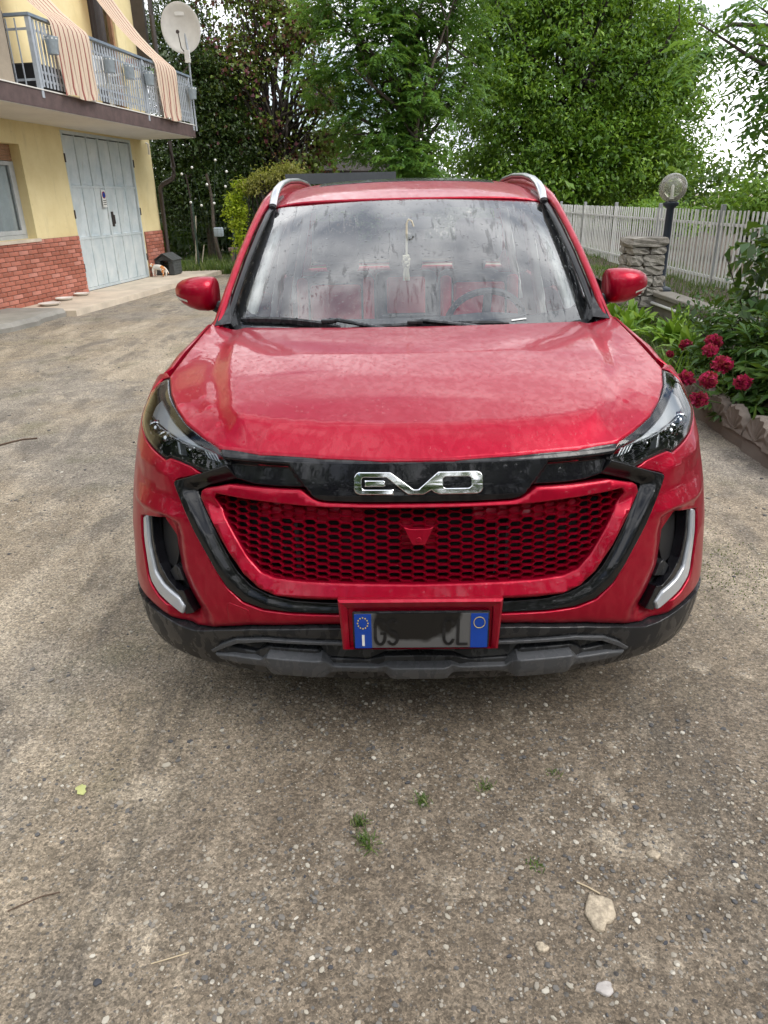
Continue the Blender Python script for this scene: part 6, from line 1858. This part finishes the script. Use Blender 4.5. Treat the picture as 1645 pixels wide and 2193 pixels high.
# tufts in the drive
tl = ['larger green grass tuft in the middle of the foreground gravel', 'green grass tuft directly below the larger tuft', 'sparse grass tuft right of the larger tuft', 'small grass tuft under the right half of the bumper', 'tiny grass tuft at the right of the foreground', 'faint grass tuft farthest right under the bumper']
for k, (x, y, n, L) in enumerate(((-.066, 1.376, 70, .035), (-.086, 1.438, 55, .032), (.089, 1.51, 45, .032), (.272, 1.558, 36, .026), (.359, 1.297, 30, .02), (.483, 1.609, 22, .02))):
    blade_clump('grass_tuft', x, y, gat(x, y) - .002, n, L, .0028, M['grass_blade'], tl[k], 'grass tuft', 200 + k, arch=1.25, spread=.010, seg=3, group='grass tufts in the gravel')
def patch(r_, n): return np.stack([r_.normal(1.53, .13, n), r_.normal(2.8, .22, n)], 1)
grass('moss_patch', patch, 900, .003, .010, 'mossy grass patch on the gravel right of the car', 44, lambda P: gz(P[:, 0], P[:, 1]) - .002, .003)
# ---------------------------------------------------------------- trees
def tree(name, loc, lab, cat='tree', group=None): return empty(name, loc, 0, lab, cat, group)

# bushy bright green tree behind the fence
K1 = 1.36
T1 = tree('bushy_tree', (5.95, 24.6, .25), 'broad bright green bushy tree right behind the picket fence')
b1 = [(.0, 0, 3.5, 2.5, 2.0, 2.3), (-1.3, -.3, 2.2, 1.5, 1.4, 1.3), (1.5, -.2, 2.4, 1.4, 1.3, 1.6), (-.3, .2, 5.0, 1.8, 1.6, 1.2), (.6, -1.0, 1.6, 1.8, 1.0, 1.0), (-1.6, 0, 4.0, 1.1, 1.1, 1.2), (2.1, .2, 3.6, .9, 1.0, 1.0), (-.6, -1.2, 1.1, 1.6, .8, .8)]
b1 = [tuple(q * K1 for q in b) for b in b1]
_, pc = crown('crown', b1, 3100, 20, .135, M['leaf_bright'], T1, 11, spread=.20, aspect=.44, shell=.76, bump=.16, tint_bias=.05, core=460)
trunk_obj(T1, (0, 0, -.2), (.1, 0, 4.5), .20, .09, [tuple(p) for p in pc[:60]], M['bark_dark'], 12)

# second light green tree behind it on the right
T1b = tree('tall_tree', (8.9, 27.0, .25), 'light green tree standing behind and right of the bushy tree')
b = [(0, 0, 3.6, 1.7, 1.5, 2.2), (-.9, 0, 5.6, 1.6, 1.4, 1.2), (.5, -.3, 2.0, 1.5, 1.2, 1.2), (-2.2, 0, 6.6, 1.4, 1.2, .9)]
_, pc = crown('crown', b, 1000, 17, .13, M['leaf_bright'], T1b, 13, spread=.22, aspect=.45, shell=.6, tint_bias=.12, core=160)
trunk_obj(T1b, (0, 0, -.2), (-.2, 0, 4.2), .14, .06, [tuple(p) for p in pc[:40]], M['bark'], 14)

# feathery locust in the middle
T2 = tree('locust_tree', (.95, 19.0, 0), 'tall feathery green locust tree behind the car roof')
b2 = [(-.9, 0, 3.2, 1.1, 1.0, .7), (-.7, -.2, 4.6, 1.3, 1.2, .8), (.3, 0, 5.6, 1.5, 1.2, .9), (-.2, -.6, 2.4, .9, .8, .5), (.9, .2, 3.9, .7, .8, .7), (-1.7, 0, 5.6, .9, .9, .6), (.1, -.5, 3.6, .8, .8, .5), (-.1, -.4, 1.9, .7, .6, .35), (-1.9, -.2, 4.0, .7, .7, .45)]
_, pc = fronds('crown', b2, 4600, 14, .30, .10, M['leaf_locust'], T2, 15, shell=.35, bump=.25, aspect=.38, droop=.4, spread=.2)
trunk_obj(T2, (.1, 0, -.1), (.1, 0, 5.2), .13, .05, [tuple(p) for p in pc[:46]], M['bark'], 16, fork=.3, twig=.012)

# purple and green judas tree
T3 = tree('purple_tree', (-2.7, 22.0, 0), 'loose tree with purple and green leaves behind the dish')
b3 = [(-.9, 0, 4.8, 1.2, 1.0, 1.1), (.7, 0, 5.6, 1.2, 1.0, 1.0), (-.3, 0, 3.2, 1.1, .9, .7), (1.3, -.2, 4.1, .8, .9, .6), (-1.5, 0, 3.8, .8, .8, .8), (-.4, 0, 6.6, 1.5, 1.0, .8), (.6, -.2, 2.4, 1.0, .8, .5), (1.5, 0, 3.0, .8, .7, .4)]
_, pc = crown('crown', b3, 1250, 13, .11, M['leaf_purple'], T3, 17, spread=.22, aspect=.85, shell=.3, bump=.3, tint_bias=.06)
trunk_obj(T3, (0, 0, -.1), (-.1, 0, 3.2), .10, .05, [tuple(p) for p in pc[:110]], M['bark_dark'], 18, fork=.25, twig=.008)

# dark evergreen beside the house
T4 = tree('evergreen_tree', (-4.75, 21.6, 0), 'dense dark evergreen tree at the house corner')
b4 = [(0, -.7, 1.7, 1.3, .6, .75), (.9, -.9, 1.45, .8, .5, .5), (0, 0, 3.0, 1.25, 1.0, 1.7), (-.3, 0, 5.0, 1.0, .9, 1.5), (.9, -.2, 2.1, .9, .8, .8), (.5, 0, 4.0, .9, .8, 1.2), (-.9, -.3, 2.2, .8, .8, 1.1), (1.3, 0, 3.0, .6, .7, .8)]
_, pc = crown('crown', b4, 2600, 16, .085, M['leaf_dark'], T4, 19, spread=.15, aspect=.5, shell=.7, bump=.15, core=400)
trunk_obj(T4, (.1, -.3, -.1), (.1, 0, 3.0), .11, .05, [tuple(p) for p in pc[:30]], M['bark'], 20)
T4b = tree('evergreen_tree', (-3.5, 23.2, 0), 'dark evergreen shrub between the house and the shed')
_, pc = crown('crown', [(0, 0, 1.7, 1.3, .8, 1.1), (.6, 0, 2.5, .9, .7, .6)], 600, 16, .08, M['leaf_dark'], T4b, 25, spread=.16, aspect=.5, shell=.6)
trunk_obj(T4b, (0, 0, -.1), (0, 0, 1.6), .07, .04, [tuple(p) for p in pc[:16]], M['bark'], 26)

# golden maple and lime climber
T5 = tree('maple_shrub', (-2.35, 16.6, 0), 'golden green maple shrub left of the car roof')
_, pc = crown('crown', [(.15, 0, 1.97, .45, .3, .15), (.50, 0, 2.12, .30, .25, .10), (-.25, 0, 1.84, .30, .25, .12)], 240, 13, .065, M['leaf_gold'], T5, 27, spread=.10, aspect=.4, shell=.3, droop=.5)
trunk_obj(T5, (.2, 0, 0), (.05, 0, 1.5), .04, .025, [tuple(p) for p in pc[:16]], M['bark_dark'], 28)
T6 = tree('climbing_plant', (-3.0, 16.6, 0), 'bright lime green climber on the wire fence post', 'climber')
_, pc = crown('crown', [(.0, 0, 1.35, .22, .2, .45), (.05, 0, .75, .14, .14, .35), (.1, 0, 1.8, .12, .12, .2)], 150, 12, .065, M['leaf_lime'], T6, 29, spread=.06, aspect=.6, shell=.3)
trunk_obj(T6, (0, 0, 0), (.02, 0, 1.6), .02, .01, [], M['bark_dark'], 30)

# wisteria-like overhang at the top right, limb reaching in from a trunk out of frame
T7 = tree('overhanging_tree', (7.2, 10.0, .25), 'dark feathery branch hanging in at the top right border')
b7 = [(-3.5, -.6, 2.95, .55, .5, .16), (-3.1, -.8, 2.62, .55, .5, .22), (-2.8, -.5, 2.95, .6, .5, .25), (-2.75, -1.0, 2.2, .38, .4, .30), (-2.3, -.8, 2.5, .6, .7, .45), (-1.5, -.3, 3.0, .9, .9, .6), (-.6, 0, 3.4, 1.0, 1.0, .7), (.2, .2, 3.8, 1.2, 1.2, .9), (-2.6, -1.0, 1.62, .18, .3, .28)]
_, pc = fronds('crown', b7, 760, 14, .42, .13, M['leaf_locust'], T7, 35, shell=.2, bump=.2, aspect=.33, droop=.75, spread=.16, tint_bias=-.12)
trunk_obj(T7, (.4, .3, -.2), (0, 0, 3.2), .15, .08, [(-3.6, -.6, 3.0), (-3.0, -.8, 2.75), (-2.6, -.9, 2.3), (-2.4, -.4, 3.0), (.4, .5, 4.2), (-.8, .2, 3.6)] + [tuple(p) for p in pc[:14]], M['bark'], 36, fork=.7, twig=.008)

# shrubs behind the fence on the right
for k, (x, y, s_, lab) in enumerate(((7.4, 15.5, 1.0, 'yellow-green leafy shrub behind the fence at the right border'), (6.6, 18.5, .8, 'leafy shrub behind the fence right of the globe lamp'))):
    S = tree('leafy_shrub', (x, y, .25), lab, 'shrub', 'shrubs beyond the fence')
    _, pc = crown('crown', [(0, 0, .95 * s_, .9 * s_, .7 * s_, .50 * s_), (.7 * s_, 0, .75 * s_, .7 * s_, .6 * s_, .5 * s_)], 170, 15, .15 * s_, M['leaf_hosta'], S, 37 + k, spread=.14, aspect=.35, shell=.4)
    trunk_obj(S, (0, 0, -.1), (0, 0, .8 * s_), .05, .03, [tuple(p) for p in pc[:10]], M['bark_dark'], 39 + k)
S = tree('young_tree', (8.6, 14.5, .25), 'thin young tree at the right border above the shrubs')
_, pc = fronds('crown', [(-.4, 0, 1.9, .6, .5, .5), (.2, 0, 2.6, .7, .6, .4)], 120, 12, .35, .10, M['leaf_locust'], S, 45, shell=.2, droop=.6)
trunk_obj(S, (0, 0, -.1), (-.1, 0, 2.4), .05, .02, [tuple(p) for p in pc[:8]], M['bark'], 46)

# woods further off, one mass; they close the view all round
def woods(name, arcs, ncl, per, ls, lab, seed):
    r_ = np.random.default_rng(seed)
    blobs = []
    for (a0, a1, d0, d1, h0, h1, n) in arcs:
        for i in range(n):
            a = R(a0 + (a1 - a0) * (i + r_.random()) / n); d = r_.uniform(d0, d1); h_ = r_.uniform(h0, h1); w_ = r_.uniform(1.4, 2.4)
            blobs.append((d * math.sin(a), d * math.cos(a), h_ * .48, w_, w_, h_ * .52))
    o, _ = crown(name, blobs, ncl, per, ls, M['leaf_wood'], None, seed, spread=.30, aspect=.55, shell=.75, zmin=-.2)
    return tag(o, lab, 'woods', kind='stuff')
woods('background_woods', [(-17, 15, 29, 34, 3.2, 5.2, 18), (15, 36, 30, 34, 2.0, 2.9, 12), (-14, 6, 25, 27, 2.4, 3.4, 12), (8, 22, 29, 33, 2.4, 3.4, 10), (-22, -6, 24, 26, 1.8, 2.6, 14)], 2600, 15, .22, 'dark mass of trees far behind the garden', 51)
woods('street_side_woods', [(60, 300, 10, 17, 5, 8.5, 44)], 3200, 12, .42, 'trees on the far side of the yard behind the camera', 52)

# ---------------------------------------------------------------- back garden things
simple('shed_wood', (.030, .022, .018), .9, var=.3, scale=10)
shed = empty('garden_shed', (-1.6, 24.6, 0), 0, 'low dark wooden shed under the trees behind the car', 'shed')
MB().box(-2.3, 2.4, -.02, 1.8, 0, 2.2).build('wall', M['dark_room'], shed)
for k in range(15):
    MB().box(-2.3 + k * .314, -2.3 + k * .314 + .300, -.05, -.021, .05, 2.2, bev=.006).build('wall_board', M['shed_wood'], shed)
MB().add([(-2.6, -.5, 2.35), (2.7, -.5, 2.2), (2.7, 2.0, 2.75), (-2.6, 2.0, 3.0), (-2.6, -.5, 2.43), (2.7, -.5, 2.28), (2.7, 2.0, 2.83), (-2.6, 2.0, 3.08)], [(0, 3, 2, 1), (4, 5, 6, 7), (0, 1, 5, 4), (1, 2, 6, 5), (2, 3, 7, 6), (3, 0, 4, 7)]).build('roof', M['shed_wood'], shed)
simple('anthracite', (.062, .070, .080), .45, .2, var=.1)
pg = empty('pergola_frame', (-1.05, 14.0, 0), 0, 'dark grey metal frame showing above the car roof', 'frame')
MB().box(-.55, 1.40, -.06, .06, 1.80, 1.97).build('beam', M['anthracite'], pg)
for x in (-.5, 1.33): MB().box(x - .05, x + .05, -.05, .05, 0, 1.80).build('post', M['anthracite'], pg)
# wire fence with green posts
simple('wire_green', (.030, .055, .040), .5)
wf = empty('wire_fence', (0, 18.4, 0), 0, 'green wire mesh fence with thin posts below the evergreen', 'fence')
for x in (-4.35, -3.45, -2.55, -1.65):
    MB().tube([(x, 0, 0), (x + .015, 0, 1.55)], .022, 6).build('post', M['wire_green'], wf)
wm = MB()
for k in range(9): wm.box(-4.9, -1.3, -.002, .002, .12 + k * .165, .1235 + k * .165)
x = -4.9
while x < -1.3: wm.box(x, x + .0035, .003, .006, .05, 1.48); x += .09
tag(wm.build('wire_mesh', M['wire_green'], wf), kind='stuff')
for k, (x, y, x2, h_, r_, lab) in enumerate(((-4.55, 19.8, -4.75, 2.2, .035, 'slim bare trunk just right of the rain pipe'), (-4.05, 19.9, -4.25, 2.2, .055, 'thicker pale trunk behind the wire fence'), (-3.35, 20.4, -3.3, 1.9, .03, 'thin trunk behind the climber'))):
    e = tree('bare_trunk', (x, y, 0), lab)
    trunk_obj(e, (0, 0, -.1), (x2 - x, 0, h_), r_, r_ * .6, [], M['bark'] if k == 1 else M['bark_dark'], 60 + k)
simple('cane', (.42, .38, .30), .8)
tag(MB().tube([(-4.55, 18.9, 0), (-4.42, 18.95, 1.25)], .016, 6).build('garden_cane', M['cane'], None, True), 'pale garden cane leaning beside the rain pipe', 'cane')
tag(MB().tube([(-4.38, 18.7, 0), (-4.25, 18.75, .6)], .014, 6).build('garden_cane', M['cane'], None, True), 'short pale cane leaning against the wire fence', 'cane')
simple('bench_stone', (.17, .12, .10), .9)
bn = empty('stone_bench', (-3.35, 19.0, 0), R(10), 'small stone bench behind the windscreen pillar', 'bench')
MB().box(-.36, .36, -.16, .16, .42, .50, bev=.012).build('seat', M['bench_stone'], bn)
for x in (-.22, .22): MB().box(x - .08, x + .08, -.12, .12, 0, .42, bev=.015).build('leg', M['bench_stone'], bn)
simple('ball_white', (.70, .70, .68), .3)
gb = empty('ball_light', (-3.30, 18.0, .0), 0, 'small white ball light on the lawn', 'garden light')
MB().lathe([(.11 * math.sin(R(a)), .13 - .11 * math.cos(R(a))) for a in np.linspace(.1, 179.9, 14)], 20).build('globe', M['ball_white'], gb, True)
MB().lathe([(.05, 0), (.05, .03), (.03, .04)], 12).build('base', M['pipe_brown'], gb, True)
gl_ = empty('string_lights', (-3.9, 18.2, 1.9), 0, 'string of small white bulbs hung through the evergreen', 'string lights')
sp_ = [(-.55, 0, .25), (-.30, 0, .38), (.0, 0, .02), (.25, 0, .52), (.42, 0, -.03), (-.18, 0, -.42), (-.42, 0, -.35), (.12, 0, -.38), (.48, 0, .28)]
MB().tube(sorted(sp_), .004, 4).build('cable', M['wire_green'], gl_)
bmsh = MB().lathe([(.030 * math.sin(R(a)), -.030 * math.cos(R(a))) for a in np.linspace(.1, 179.9, 8)], 10).mesh('bulb', M['ball_white'], True)
for p in sp_: ob('bulb', bmsh, gl_, p)
tag(MB().box(-.12, .12, -.05, .05, 0, .22, bev=.03).build('hanging_pail', M['zinc'], None, True, loc=(-3.95, 19.2, .75)), 'small grey pail hanging in the dark behind the wire fence', 'pail')
grass('lawn', lambda r_, n: np.stack([r_.uniform(-5.2, -1.2, n), 17.6 + 4.5 * r_.random(n) ** 1.5], 1), 11000, .08, .30, 'shaggy green lawn behind the dog house', 71, lambda P: np.zeros(len(P)) - .01, .012)
